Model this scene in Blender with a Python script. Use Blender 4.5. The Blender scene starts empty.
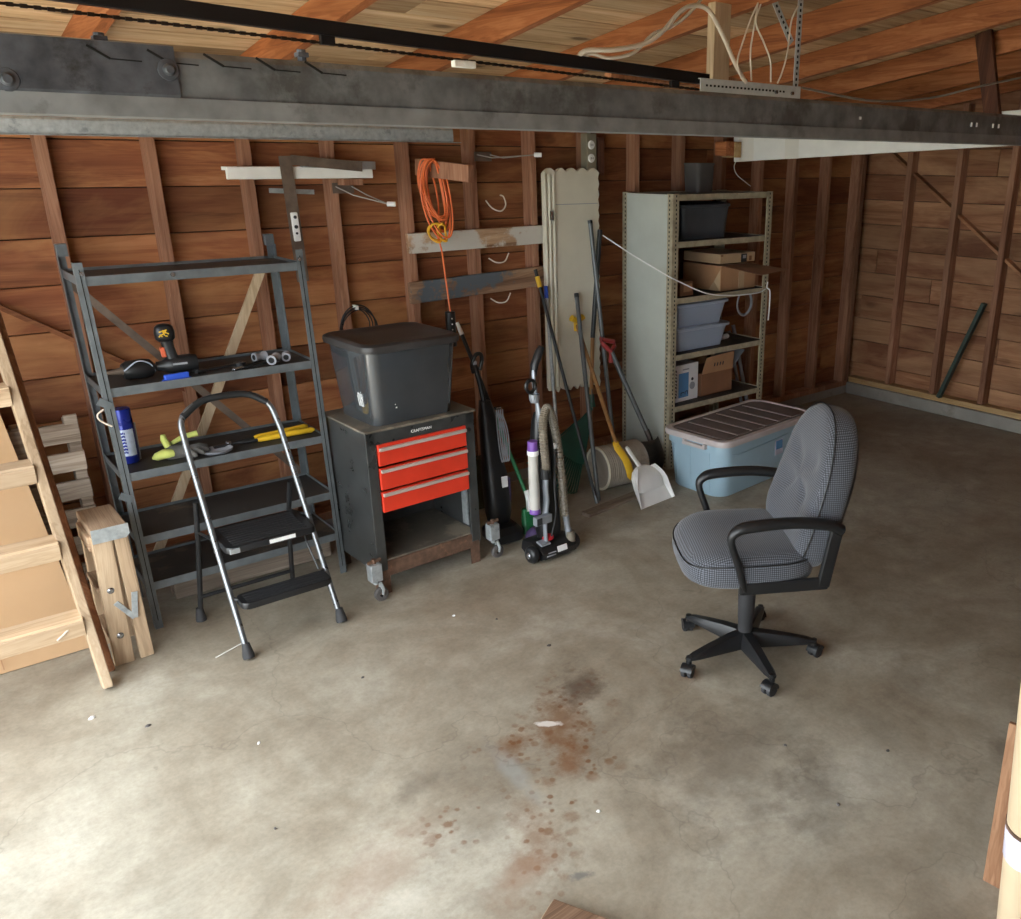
import bpy, math, random
from mathutils import Matrix, Vector
random.seed(7)
sc = bpy.context.scene
COL = sc.collection
PI = math.pi

def lin(v):
    v /= 255.0
    return v / 12.92 if v <= .04045 else ((v + .055) / 1.055) ** 2.4
def rgb(r, g, b): return (lin(r), lin(g), lin(b), 1.0)

# ------------------------------------------------------------------ mesh builder
class MB:
    def __init__(s): s.v = []; s.f = []; s.m = []; s.t = []
    def add(s, vs, fs, mi=0, tone=None):
        b = len(s.v); t = random.random() if tone is None else tone
        s.v += [tuple(v) for v in vs]
        for f in fs:
            s.f.append(tuple(b + i for i in f)); s.m.append(mi); s.t.append(t)
        return s
    def box(s, c, d, rot=None, mi=0, tone=None):
        x, y, z = d[0] / 2, d[1] / 2, d[2] / 2
        vs = [Vector((a * x, b * y, e * z)) for e in (-1, 1) for b in (-1, 1) for a in (-1, 1)]
        if rot is not None: vs = [rot @ v for v in vs]
        c = Vector(c)
        return s.add([v + c for v in vs], [(0, 2, 3, 1), (4, 5, 7, 6), (0, 1, 5, 4), (2, 6, 7, 3), (0, 4, 6, 2), (1, 3, 7, 5)], mi, tone)
    def bar(s, p0, p1, w, h, up=(0, 0, 1), mi=0, tone=None):
        p0, p1 = Vector(p0), Vector(p1); z = (p1 - p0); L = z.length; z.normalize()
        u = Vector(up); x = u.cross(z)
        if x.length < 1e-4: x = Vector((1, 0, 0)).cross(z)
        x.normalize(); y = z.cross(x)
        r = Matrix((x, y, z)).transposed()
        return s.box((p0 + p1) / 2, (w, h, L), r, mi, tone)
    def tube(s, path, r, n=8, mi=0, closed=False, tone=None, caps=True, flat=1.0):
        P = [Vector(p) for p in path]; N = len(P)
        R = r if isinstance(r, (list, tuple)) else [r] * N
        T = []
        for i in range(N):
            a = P[(i - 1) % N] if (closed or i > 0) else P[i]
            b = P[(i + 1) % N] if (closed or i < N - 1) else P[i]
            d = b - a
            T.append(d.normalized() if d.length > 1e-9 else Vector((0, 0, 1)))
        ref = Vector((0, 0, 1)) if abs(T[0].z) < .9 else Vector((1, 0, 0))
        x = (ref - T[0] * ref.dot(T[0])).normalized()
        vs = []
        for i in range(N):
            x = (x - T[i] * x.dot(T[i]))
            x = x.normalized() if x.length > 1e-6 else T[i].orthogonal().normalized()
            y = T[i].cross(x)
            for k in range(n):
                a = 2 * PI * k / n
                vs.append(P[i] + (x * math.cos(a) * flat + y * math.sin(a)) * R[i])
        fs = []
        for i in range(N if closed else N - 1):
            j = (i + 1) % N
            for k in range(n):
                l = (k + 1) % n
                fs.append((i * n + k, i * n + l, j * n + l, j * n + k))
        if caps and not closed:
            fs.append(tuple(range(n - 1, -1, -1))); fs.append(tuple((N - 1) * n + k for k in range(n)))
        return s.add(vs, fs, mi, tone)
    def cyl(s, p0, p1, r0, r1=None, n=16, mi=0, tone=None):
        return s.tube([p0, p1], [r0, r0 if r1 is None else r1], n, mi, tone=tone)
    def rings(s, rr, mi=0, caps=True, tone=None, loop=False):
        n = len(rr[0]); vs = [p for r in rr for p in r]; fs = []
        if loop:
            caps = False
            for k in range(n): fs.append(((len(rr) - 1) * n + k, (len(rr) - 1) * n + (k + 1) % n, (k + 1) % n, k))
        for i in range(len(rr) - 1):
            for k in range(n):
                l = (k + 1) % n
                fs.append((i * n + k, i * n + l, (i + 1) * n + l, (i + 1) * n + k))
        if caps:
            fs.append(tuple(range(n - 1, -1, -1))); fs.append(tuple((len(rr) - 1) * n + k for k in range(n)))
        return s.add(vs, fs, mi, tone)
    def lathe(s, prof, n=24, M=None, mi=0, tone=None):
        M = M or Matrix()
        rr = [[M @ Vector((r * math.cos(2 * PI * k / n), r * math.sin(2 * PI * k / n), z)) for k in range(n)] for r, z in prof]
        return s.rings(rr, mi, True, tone, loop=prof[0][0] > 1e-6 and prof[-1][0] > 1e-6 and len(prof) > 2)
    def prism(s, poly, h0, h1, M=None, mi=0, tone=None):
        M = M or Matrix()
        return s.rings([[M @ Vector((x, y, h)) for x, y in poly] for h in (h0, h1)], mi, True, tone)
    def deform(s, fn): s.v = [tuple(fn(Vector(v))) for v in s.v]; return s
    def xf(s, M): s.v = [tuple(M @ Vector(v)) for v in s.v]; return s
    def build(s, name, mat, parent=None, bevel=0, smooth=None, world=False, sub=0, uvbox=False):
        vs = s.v
        if world and parent is not None:
            Mi = parent.matrix_world_inv if hasattr(parent, 'matrix_world_inv') else INV[rootname(parent)]
            vs = [tuple(Mi @ Vector(v)) for v in vs]
        me = bpy.data.meshes.new(name)
        me.from_pydata(vs, [], s.f)
        for m in (mat if isinstance(mat, (list, tuple)) else [mat]): me.materials.append(m)
        me.polygons.foreach_set('material_index', s.m)
        a = me.attributes.new('tone', 'FLOAT', 'FACE'); a.data.foreach_set('value', s.t)
        me.validate(); me.update()
        if uvbox:                                     # woven cloth runs flat on each face of the cushion
            uv = me.uv_layers.new(name='weave')
            for pl in me.polygons:
                nx, ny, nz = (abs(q) for q in pl.normal)
                for li in pl.loop_indices:
                    x, y, z = me.vertices[me.loops[li].vertex_index].co
                    uv.data[li].uv = (y, z) if nx > max(ny, nz) * .9 else ((x, z) if ny > nz else (x, y))
        if smooth is not None:
            me.shade_smooth(); me.set_sharp_from_angle(angle=math.radians(smooth))
        o = bpy.data.objects.new(name, me); COL.objects.link(o)
        if parent is not None: o.parent = parent
        if bevel:
            b = o.modifiers.new('edge', 'BEVEL'); b.width = bevel; b.segments = 2; b.limit_method = 'ANGLE'; b.angle_limit = math.radians(40)
            b.harden_normals = False
        if sub:
            b = o.modifiers.new('sub', 'SUBSURF'); b.levels = sub; b.render_levels = sub
        return o

INV = {}
def rootname(o):
    while o.parent is not None: o = o.parent
    return o.name
def thing(name, label, cat, loc=(0, 0, 0), rz=0, group=None):
    o = bpy.data.objects.new(name, None); COL.objects.link(o); o.empty_display_size = .1
    o.location = loc; o.rotation_euler = (0, 0, rz)
    o['label'] = label; o['category'] = cat
    if group: o['group'] = group
    INV[o.name] = (Matrix.Translation(Vector(loc)) @ Matrix.Rotation(rz, 4, 'Z')).inverted()
    return o
def tag(o, label, cat, group=None):
    o['label'] = label; o['category'] = cat
    if group: o['group'] = group
    return o
def struct(o):
    o['kind'] = 'structure'; return o
def dup(root, loc, rz, label, group=None):
    def cp(o, par):
        c = o.copy(); COL.objects.link(c); c.parent = par
        for ch in o.children: cp(ch, c)
        return c
    r = cp(root, None); r.location = loc; r.rotation_euler = (0, 0, rz); r['label'] = label
    INV[r.name] = (Matrix.Translation(Vector(loc)) @ Matrix.Rotation(rz, 4, 'Z')).inverted()
    if group: r['group'] = group
    return r
def RX(a): return Matrix.Rotation(a, 3, 'X')
def RY(a): return Matrix.Rotation(a, 3, 'Y')
def RZ(a): return Matrix.Rotation(a, 3, 'Z')
def catmull(P, k=6):
    P = [Vector(p) for p in P]; out = []
    for i in range(len(P) - 1):
        p0 = P[i - 1] if i else P[0] * 2 - P[1]; p1, p2 = P[i], P[i + 1]
        p3 = P[i + 2] if i + 2 < len(P) else P[-1] * 2 - P[-2]
        for j in range(k):
            t = j / k
            out.append(.5 * ((2 * p1) + (p2 - p0) * t + (2 * p0 - 5 * p1 + 4 * p2 - p3) * t * t + (3 * p1 - p0 - 3 * p2 + p3) * t ** 3))
    return out + [P[-1]]
def rrect(w, d, r, n=5):
    out = []
    for cx, cy, a0 in ((w / 2 - r, d / 2 - r, 0), (-w / 2 + r, d / 2 - r, 90), (-w / 2 + r, -d / 2 + r, 180), (w / 2 - r, -d / 2 + r, 270)):
        for k in range(n + 1):
            a = math.radians(a0 + 90 * k / n); out.append((cx + r * math.cos(a), cy + r * math.sin(a)))
    return out

# ------------------------------------------------------------------ materials
def newmat(name):
    m = bpy.data.materials.new(name); m.use_nodes = True
    nt = m.node_tree; nt.nodes.clear()
    out = nt.nodes.new('ShaderNodeOutputMaterial'); b = nt.nodes.new('ShaderNodeBsdfPrincipled')
    nt.links.new(b.outputs[0], out.inputs[0])
    return m, nt, b
def N(nt, t, **kw):
    n = nt.nodes.new('ShaderNode' + t)
    for k, v in kw.items():
        if k.startswith('i_'):
            key = k[2:]
            n.inputs[int(key) if key.isdigit() else key].default_value = v
        else: setattr(n, k, v)
    return n
def ramp(nt, fac, stops, interp='LINEAR'):
    r = nt.nodes.new('ShaderNodeValToRGB'); r.color_ramp.interpolation = interp
    e = r.color_ramp.elements
    while len(e) < len(stops): e.new(.5)
    for el, (p, c) in zip(e, stops): el.position = p; el.color = c
    nt.links.new(fac, r.inputs[0]); return r.outputs[0]
def math_(nt, op, a, b=None, clamp=False):
    n = N(nt, 'Math', operation=op, use_clamp=clamp)
    for i, x in enumerate((a, b)):
        if x is None: continue
        if isinstance(x, (int, float)): n.inputs[i].default_value = x
        else: nt.links.new(x, n.inputs[i])
    return n.outputs[0]
def mixc(nt, fac, a, b, blend='MIX'):
    n = N(nt, 'Mix', data_type='RGBA', blend_type=blend)
    for i, x in ((0, fac), (6, a), (7, b)):
        if isinstance(x, (int, float)): n.inputs[i].default_value = x
        elif isinstance(x, tuple): n.inputs[i].default_value = x
        else: nt.links.new(x, n.inputs[i])
    return n.outputs[2]
def objco(nt, scale=(1, 1, 1), loc=(0, 0, 0), rot=(0, 0, 0)):
    t = N(nt, 'TexCoord'); mp = N(nt, 'Mapping')
    mp.inputs['Scale'].default_value = scale; mp.inputs['Location'].default_value = loc; mp.inputs['Rotation'].default_value = rot
    nt.links.new(t.outputs['Object'], mp.inputs[0]); return mp.outputs[0]
def noise(nt, vec, scale, detail=4, rough=.55, dist=0):
    n = N(nt, 'TexNoise'); n.inputs['Scale'].default_value = scale; n.inputs['Detail'].default_value = detail
    n.inputs['Roughness'].default_value = rough; n.inputs['Distortion'].default_value = dist
    nt.links.new(vec, n.inputs['Vector']); return n.outputs[0]
def bump(nt, b, h, strength=.3, dist=.005):
    n = N(nt, 'Bump'); n.inputs['Strength'].default_value = strength; n.inputs['Distance'].default_value = dist
    nt.links.new(h, n.inputs['Height']); nt.links.new(n.outputs[0], b.inputs['Normal'])

def plain(name, c, rough=.5, metal=0.0, var=.12, scale=9, grime=None, bumpy=0, alpha=None, trans=0, spec=None, coat=0):
    m, nt, b = newmat(name)
    v = objco(nt)
    n1 = noise(nt, v, scale, 5)
    lo = tuple(x * (1 - var * 2) for x in c[:3]) + (1,); hi = tuple(min(1, x * (1 + var)) for x in c[:3]) + (1,)
    col = ramp(nt, n1, [(.3, lo), (.7, hi)])
    if grime:
        n2 = noise(nt, v, scale * .45, 8, .7)
        f = ramp(nt, n2, [(grime[1], (0, 0, 0, 1)), (grime[1] + .12, (1, 1, 1, 1))])
        col = mixc(nt, f, col, grime[0])
    nt.links.new(col, b.inputs['Base Color'])
    r = math_(nt, 'MULTIPLY_ADD', n1, .25); nt.nodes[-1].inputs[2].default_value = rough - .12
    nt.links.new(r, b.inputs['Roughness'])
    b.inputs['Metallic'].default_value = metal
    if spec is not None: b.inputs['Specular IOR Level'].default_value = spec
    if coat: b.inputs['Coat Weight'].default_value = coat
    if trans: b.inputs['Transmission Weight'].default_value = trans
    if alpha is not None: b.inputs['Alpha'].default_value = alpha
    if bumpy: bump(nt, b, noise(nt, v, scale * 12, 3), bumpy, .003)
    return m

def wood(name, dark, mid, light, axis='X', rough=.75, tonevar=.35, knots=.0, grain=1.0, stain=None, figure=None):
    m, nt, b = newmat(name)
    ax = 'XYZ'.index(axis); sc_ = [11 * grain] * 3; sc_[ax] = .75 * grain
    tc = N(nt, 'TexCoord'); at = N(nt, 'Attribute', attribute_name='tone')
    off = N(nt, 'VectorMath', operation='MULTIPLY_ADD')
    cb = N(nt, 'CombineXYZ'); 
    for i in range(3): nt.links.new(at.outputs['Fac'], cb.inputs[i])
    nt.links.new(cb.outputs[0], off.inputs[0]); off.inputs[1].default_value = (17.3, 9.1, 13.7); nt.links.new(tc.outputs['Object'], off.inputs[2])
    mp = N(nt, 'Mapping'); mp.inputs['Scale'].default_value = sc_; nt.links.new(off.outputs[0], mp.inputs[0])
    big = noise(nt, mp.outputs[0], .9, 5, .6, 1.2)
    mp2 = N(nt, 'Mapping'); s2 = [45 * grain] * 3; s2[ax] = 1.6 * grain; mp2.inputs['Scale'].default_value = s2; nt.links.new(off.outputs[0], mp2.inputs[0])
    fine = noise(nt, mp2.outputs[0], 1.0, 5, .65, .4)
    # flat-sawn rings: bands of the large noise
    rings = math_(nt, 'SINE', math_(nt, 'MULTIPLY', big, 60.0))
    g = math_(nt, 'ADD', math_(nt, 'MULTIPLY', big, .65), math_(nt, 'ADD', math_(nt, 'MULTIPLY', fine, .38), math_(nt, 'MULTIPLY', rings, .05)))
    col = ramp(nt, g, [(.33, dark), (.5, mid), (.68, light)])
    mp3 = N(nt, 'Mapping'); s3 = [2.0] * 3; s3[ax] = .7; mp3.inputs['Scale'].default_value = s3; nt.links.new(off.outputs[0], mp3.inputs[0])
    bl = noise(nt, mp3.outputs[0], 1.3, 3)
    col = mixc(nt, 1.0, col, ramp(nt, bl, [(.3, (.62, .58, .55, 1)), (.65, (1.12, 1.1, 1.08, 1))]), 'MULTIPLY')
    if figure:
        mf = N(nt, 'Mapping'); sf = [3.4] * 3; sf[ax] = .9; mf.inputs['Scale'].default_value = sf; nt.links.new(off.outputs[0], mf.inputs[0])
        fg = noise(nt, mf.outputs[0], 1.0, 6, .6, .9)
        col = mixc(nt, ramp(nt, fg, [(.46, (0, 0, 0, 1)), (.66, (.8, .8, .8, 1))]), col, figure[0])
        mg = N(nt, 'Mapping'); mg.inputs['Location'].default_value = (5, 3, 8); mg.inputs['Scale'].default_value = sf; nt.links.new(off.outputs[0], mg.inputs[0])
        f2 = noise(nt, mg.outputs[0], .8, 6, .6, .9)
        col = mixc(nt, ramp(nt, f2, [(.48, (0, 0, 0, 1)), (.7, (.75, .75, .75, 1))]), col, figure[1])
    tv = ramp(nt, at.outputs['Fac'], [(0, (1 - tonevar,) * 3 + (1,)), (1, (1 + tonevar * .4,) * 3 + (1,))])
    col = mixc(nt, 1.0, col, tv, 'MULTIPLY')
    if knots:
        mk = N(nt, 'Mapping'); sk = [3.2] * 3; sk[ax] = 1.7; mk.inputs['Scale'].default_value = sk; nt.links.new(off.outputs[0], mk.inputs[0])
        vo = N(nt, 'TexVoronoi'); vo.inputs['Scale'].default_value = 1.0; vo.inputs['Randomness'].default_value = 1; nt.links.new(mk.outputs[0], vo.inputs['Vector'])
        d = math_(nt, 'ADD', vo.outputs['Distance'], math_(nt, 'MULTIPLY', fine, .05))
        kf = ramp(nt, d, [(.085, (1, 1, 1, 1)), (.13, (.25, .25, .25, 1)), (.2, (0, 0, 0, 1))])
        kk = math_(nt, 'MULTIPLY', kf, knots, True)
        col = mixc(nt, kk, col, tuple(x * .22 for x in dark[:3]) + (1,))
    if stain:
        n2 = noise(nt, tc.outputs['Object'], stain[1], 6, .65)
        f = ramp(nt, n2, [(stain[2], (0, 0, 0, 1)), (stain[2] + .06, (1, 1, 1, 1))])
        col = mixc(nt, f, col, stain[0])
    nt.links.new(col, b.inputs['Base Color'])
    b.inputs['Roughness'].default_value = rough
    b.inputs['Specular IOR Level'].default_value = .3
    bump(nt, b, fine, .35, .004)
    return m

M = {}
M['siding'] = wood('redwood siding', rgb(116, 68, 43), rgb(150, 96, 62), rgb(172, 118, 80), 'X', .68, .26, .4, .95, figure=(rgb(108, 54, 34), rgb(190, 138, 90)))
M['siding_y'] = wood('redwood siding end wall', rgb(132, 90, 64), rgb(162, 116, 84), rgb(182, 138, 104), 'Y', .72, .24, .35, .8, figure=(rgb(120, 74, 52), rgb(196, 152, 114)))
M['stud'] = wood('stud fir', rgb(130, 88, 67), rgb(162, 117, 92), rgb(184, 141, 114), 'Z', .75, .3, .3)
M['rafter'] = wood('rafter fir', rgb(134, 78, 46), rgb(172, 106, 66), rgb(200, 134, 90), 'Y', .6, .2, .15)
M['sheath'] = wood('roof boards', rgb(178, 142, 106), rgb(216, 184, 144), rgb(234, 208, 172), 'X', .8, .3, .8)
M['pine'] = wood('pale pine', rgb(164, 138, 108), rgb(190, 166, 136), rgb(206, 184, 156), 'X', .7, .2, .3)
M['pine_y'] = wood('pale pine sill', rgb(160, 128, 84), rgb(192, 160, 112), rgb(210, 182, 136), 'Y', .7, .2, .3)
M['pine_z'] = wood('pale pine upright', rgb(170, 146, 116), rgb(198, 174, 144), rgb(212, 192, 164), 'Z', .65, .2, .2)
M['ladderdark'] = wood('dark old pine', rgb(104, 66, 44), rgb(140, 94, 64), rgb(168, 120, 86), 'Z', .7, .2, .2)  # darker brown pine
M['grey_x'] = wood('weathered board', rgb(110, 96, 84), rgb(150, 136, 122), rgb(178, 166, 152), 'X', .85, .3, .2)
M['worn_z'] = wood('worn workshop pine', rgb(144, 122, 98), rgb(178, 154, 126), rgb(198, 176, 148), 'Z', .75, .2, .1, 1, (rgb(196, 112, 60), 6, .66))
M['worn_y'] = wood('worn workshop pine top', rgb(122, 100, 80), rgb(158, 134, 110), rgb(178, 156, 130), 'Y', .75, .2, .1)
M['boardpaint'] = wood('part painted board', rgb(120, 90, 66), rgb(164, 132, 104), rgb(192, 162, 132), 'X', .75, .2, .1, 1, (rgb(204, 198, 188), 3.2, .47))
M['boardblue'] = wood('blue grey painted board', rgb(110, 84, 66), rgb(150, 118, 94), rgb(176, 146, 118), 'X', .75, .2, .1, 1, (rgb(92, 100, 106), 3.4, .5))
M['darkwood_z'] = wood('dark stained upright', rgb(60, 36, 26), rgb(86, 52, 38), rgb(110, 70, 52), 'Z', .7, .2, 0)
M['handle'] = wood('broom handle ash', rgb(150, 104, 60), rgb(184, 138, 88), rgb(206, 164, 114), 'Z', .5, .1, 0)
M['ply'] = wood('brown plywood', rgb(104, 72, 50), rgb(134, 98, 72), rgb(158, 122, 94), 'Z', .6, .2, .1)
M['white_paint'] = plain('white painted wood', rgb(232, 230, 224), .55, 0, .05, 7, (rgb(196, 180, 158), .68))
M['white_stain'] = plain('whitewashed wood', rgb(226, 222, 212), .7, 0, .06, 3.5, (rgb(176, 140, 104), .62))
M['galv'] = plain('galvanised steel', rgb(172, 178, 180), .42, .45, .12, 40, (rgb(132, 138, 140), .56))
M['track'] = plain('old galvanised track', rgb(120, 122, 122), .48, .4, .24, 16, (rgb(86, 86, 84), .5))
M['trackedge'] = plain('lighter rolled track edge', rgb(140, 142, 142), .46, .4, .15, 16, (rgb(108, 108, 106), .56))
M['strapsteel'] = plain('bright perforated steel', rgb(206, 210, 210), .45, .15, .06, 30)
M['trackdark'] = plain('greased steel plate', rgb(92, 95, 101), .4, .4, .25, 22, (rgb(56, 54, 52), .55))
M['blackmetal'] = plain('black rail', rgb(22, 22, 24), .35, .3, .1)
M['chain'] = plain('oily chain', rgb(60, 52, 46), .4, .8, .2)
M['shelfmetal'] = plain('charcoal shelf steel', rgb(106, 112, 115), .42, .35, .14, 14, (rgb(120, 112, 100), .66))
M['shelfdeck'] = plain('dusty shelf deck', rgb(62, 60, 58), .6, .2, .2, 9, (rgb(104, 90, 76), .56))
M['black'] = plain('black plastic', rgb(30, 31, 33), .42, 0, .12)
M['blacksatin'] = plain('satin black plastic', rgb(26, 27, 29), .38, 0, .1)
M['rubber'] = plain('dark rubber', rgb(48, 48, 50), .7, 0, .15)
M['chrome'] = plain('dull chrome', rgb(160, 162, 166), .25, .9, .05)
M['stooltube'] = plain('scuffed steel tube', rgb(128, 131, 134), .3, .75, .1, 30, (rgb(86, 88, 90), .58))
M['silver'] = plain('silver plastic', rgb(150, 156, 164), .35, .4, .06)
M['toolbox'] = plain('dusty charcoal paint', rgb(80, 82, 82), .3, .5, .14, 10, (rgb(96, 88, 78), .64))
M['tooltop'] = plain('dusty cabinet top', rgb(104, 98, 88), .6, .1, .15, 8, (rgb(140, 130, 114), .5))
M['red'] = plain('red drawer paint', rgb(214, 58, 36), .38, 0, .07, 6)
M['trimlight'] = plain('pale drawer pull', rgb(206, 190, 184), .35, .35, .05)
M['rust'] = plain('rusty steel', rgb(112, 86, 70), .75, .3, .25, 22, (rgb(150, 110, 84), .55))
M['totegrey'] = plain('charcoal tote plastic', rgb(58, 62, 66), .22, 0, .08, 7, (rgb(80, 80, 80), .66), coat=1.0, spec=.8)
M['totelid'] = plain('dusty charcoal tote lid', rgb(56, 54, 54), .5, 0, .2, 6, (rgb(96, 84, 76), .58))
M['blue'] = plain('light blue tote plastic', rgb(160, 188, 204), .35, 0, .04, 3)
M['lidtaupe'] = plain('dusty taupe lid', rgb(122, 110, 108), .55, 0, .14, 6, (rgb(146, 134, 130), .62))
M['lidrim'] = plain('pale taupe rim', rgb(198, 188, 186), .45, 0, .07, 8)
M['shelfpaint'] = plain('pale grey green shelf paint', rgb(192, 197, 189), .5, .05, .05, 3.5, (rgb(166, 156, 134), .68))
M['postpaint'] = plain('worn post paint', rgb(172, 162, 138), .55, .1, .16, 18, (rgb(136, 110, 80), .58))
M['hole'] = plain('dark slot', rgb(14, 13, 12), .8, 0, .05)
M['card'] = plain('cardboard', rgb(178, 134, 98), .8, 0, .06, 6)
M['cardlight'] = plain('light cardboard lid', rgb(188, 158, 124), .75, 0, .05, 6)
M['carddark'] = plain('brown cardboard', rgb(132, 92, 66), .8, 0, .08, 6)
M['cardsheet'] = plain('large cardboard sheet', rgb(198, 162, 122), .75, 0, .05, 2.5, (rgb(176, 138, 100), .68))
M['boxwhite'] = plain('white printed carton', rgb(226, 226, 226), .5, 0, .02)
M['printblue'] = plain('blue print', rgb(92, 142, 190), .5, 0, .05)
M['printdark'] = plain('dark print', rgb(40, 42, 46), .6, 0, .05)
M['printgrey'] = plain('grey print', rgb(150, 152, 158), .6, 0, .05)
M['canblue'] = plain('blue can', rgb(28, 44, 140), .28, .2, .06)
M['canlabel'] = plain('pale can label', rgb(188, 200, 222), .35, .1, .1, 40)
M['yellow'] = plain('yellow plastic', rgb(222, 178, 40), .42, 0, .06)
M['hivis'] = plain('lime glove cloth', rgb(206, 214, 116), .8, 0, .08, 30)
M['glovegrey'] = plain('grey glove palm', rgb(98, 96, 92), .85, 0, .15, 30)
M['bluecloth'] = plain('bright blue plastic', rgb(44, 82, 190), .45, 0, .08)
M['redmark'] = plain('red plastic', rgb(206, 40, 52), .4, 0, .05)
M['orangered'] = plain('orange trigger', rgb(204, 92, 56), .45, 0, .05)
M['orange'] = plain('orange cord', rgb(232, 116, 62), .5, 0, .08)
M['cordyellow'] = plain('yellow cord', rgb(232, 176, 40), .5, 0, .05)
M['whiteplastic'] = plain('white plastic', rgb(232, 232, 230), .4, 0, .03)
M['wirewhite'] = plain('cream cable', rgb(222, 208, 190), .5, 0, .04)
M['wiregrey'] = plain('grey wire', rgb(150, 140, 130), .5, .3, .05)
M['cream'] = plain('aged cream vinyl', rgb(212, 206, 188), .55, 0, .05, 4, (rgb(186, 174, 148), .66))
M['hose'] = plain('clear grey ribbed hose', rgb(122, 114, 100), .4, 0, .1, 12)
M['purple'] = plain('purple plastic', rgb(116, 78, 160), .35, 0, .06)
M['cloudy'] = plain('cloudy clear plastic', rgb(184, 182, 176), .3, 0, .08, 6)
M['green'] = plain('green broom plastic', rgb(28, 112, 66), .45, 0, .1)
M['rakegreen'] = plain('dark green rake plastic', rgb(30, 84, 70), .5, 0, .12)
M['polegrey'] = plain('grey pole', rgb(100, 104, 106), .4, .4, .08, 14)
M['poledark'] = plain('dark pole', rgb(44, 46, 48), .4, .3, .08)
M['steelblade'] = plain('worn shovel steel', rgb(86, 82, 78), .5, .6, .2, 12, (rgb(110, 90, 74), .6))
M['shovelred'] = plain('faded red handle', rgb(150, 48, 46), .45, 0, .08)
M['spool'] = plain('grey drum wall', rgb(156, 146, 134), .7, 0, .1, 9, (rgb(128, 116, 102), .55))
M['binclear'] = plain('frosted bin plastic', rgb(164, 174, 190), .3, 0, .05, 4)
M['binblue'] = plain('smoky bin plastic', rgb(70, 77, 84), .3, 0, .15, 4)
M['tubgrey'] = plain('grey tub', rgb(84, 80, 78), .6, 0, .08)
M['brownsteel'] = plain('brown oxidised steel', rgb(116, 100, 88), .6, .4, .18, 14)
M['alum'] = plain('aluminium rule', rgb(176, 178, 178), .35, .8, .05)
M['conduitbox'] = plain('dull electrical box', rgb(150, 146, 128), .5, .4, .1)
M['greenstrip'] = plain('green painted steel', rgb(58, 76, 68), .55, .2, .15, 14)
M['tape'] = plain('pale band', rgb(206, 202, 218), .25, 0, .05)
M['creamtube'] = plain('cream tube', rgb(196, 176, 146), .55, 0, .05, 5)
M['curb'] = plain('concrete curb', rgb(150, 146, 138), .8, 0, .1, 5, (rgb(110, 104, 96), .58), .3)
M['dark_ground'] = plain('added dark ground', rgb(92, 98, 62), .9, 0, .2, 8)  # dark tone for the added ground out of view
M['drive'] = plain('concrete driveway', rgb(178, 174, 166), .85, 0, .06, 1.2)
M['purpledark'] = plain('dark purple bag', rgb(70, 54, 92), .6, 0, .15)
M['oldlumber'] = wood('old brown lumber', rgb(92, 70, 54), rgb(124, 98, 78), rgb(150, 124, 102), 'X', .75, .2, .1)
M['olive'] = plain('olive cloth', rgb(64, 62, 34), .8, 0, .15)

def clear_mat():
    m, nt, b = newmat('frosted translucent plastic')
    b.inputs['Base Color'].default_value = rgb(178, 190, 210); b.inputs['Roughness'].default_value = .35
    b.inputs['Alpha'].default_value = .72
    return m
M['frost'] = clear_mat()

def fabric():
    m, nt, b = newmat('grey diamond weave upholstery')
    tc = N(nt, 'TexCoord'); mp = N(nt, 'Mapping'); mp.inputs['Scale'].default_value = (560, 560, 1); mp.inputs['Rotation'].default_value = (0, 0, PI / 4)
    nt.links.new(tc.outputs['UV'], mp.inputs[0])
    sep = N(nt, 'SeparateXYZ'); nt.links.new(mp.outputs[0], sep.inputs[0])
    g = math_(nt, 'MULTIPLY', math_(nt, 'SINE', sep.outputs[0]), math_(nt, 'SINE', sep.outputs[1]))
    f = math_(nt, 'ADD', math_(nt, 'MULTIPLY', g, .5), .45)
    n = noise(nt, objco(nt), 260, 2)
    col = ramp(nt, f, [(.2, rgb(32, 33, 39)), (.5, rgb(68, 71, 78)), (.82, rgb(114, 118, 128))])
    col = mixc(nt, .15, col, ramp(nt, n, [(.3, rgb(50, 52, 58)), (.7, rgb(104, 108, 116))]))
    nt.links.new(col, b.inputs['Base Color']); b.inputs['Roughness'].default_value = .9
    b.inputs['Sheen Weight'].default_value = .2
    bump(nt, b, n, .3, .002)
    return m
M['fabric'] = fabric()

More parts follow.
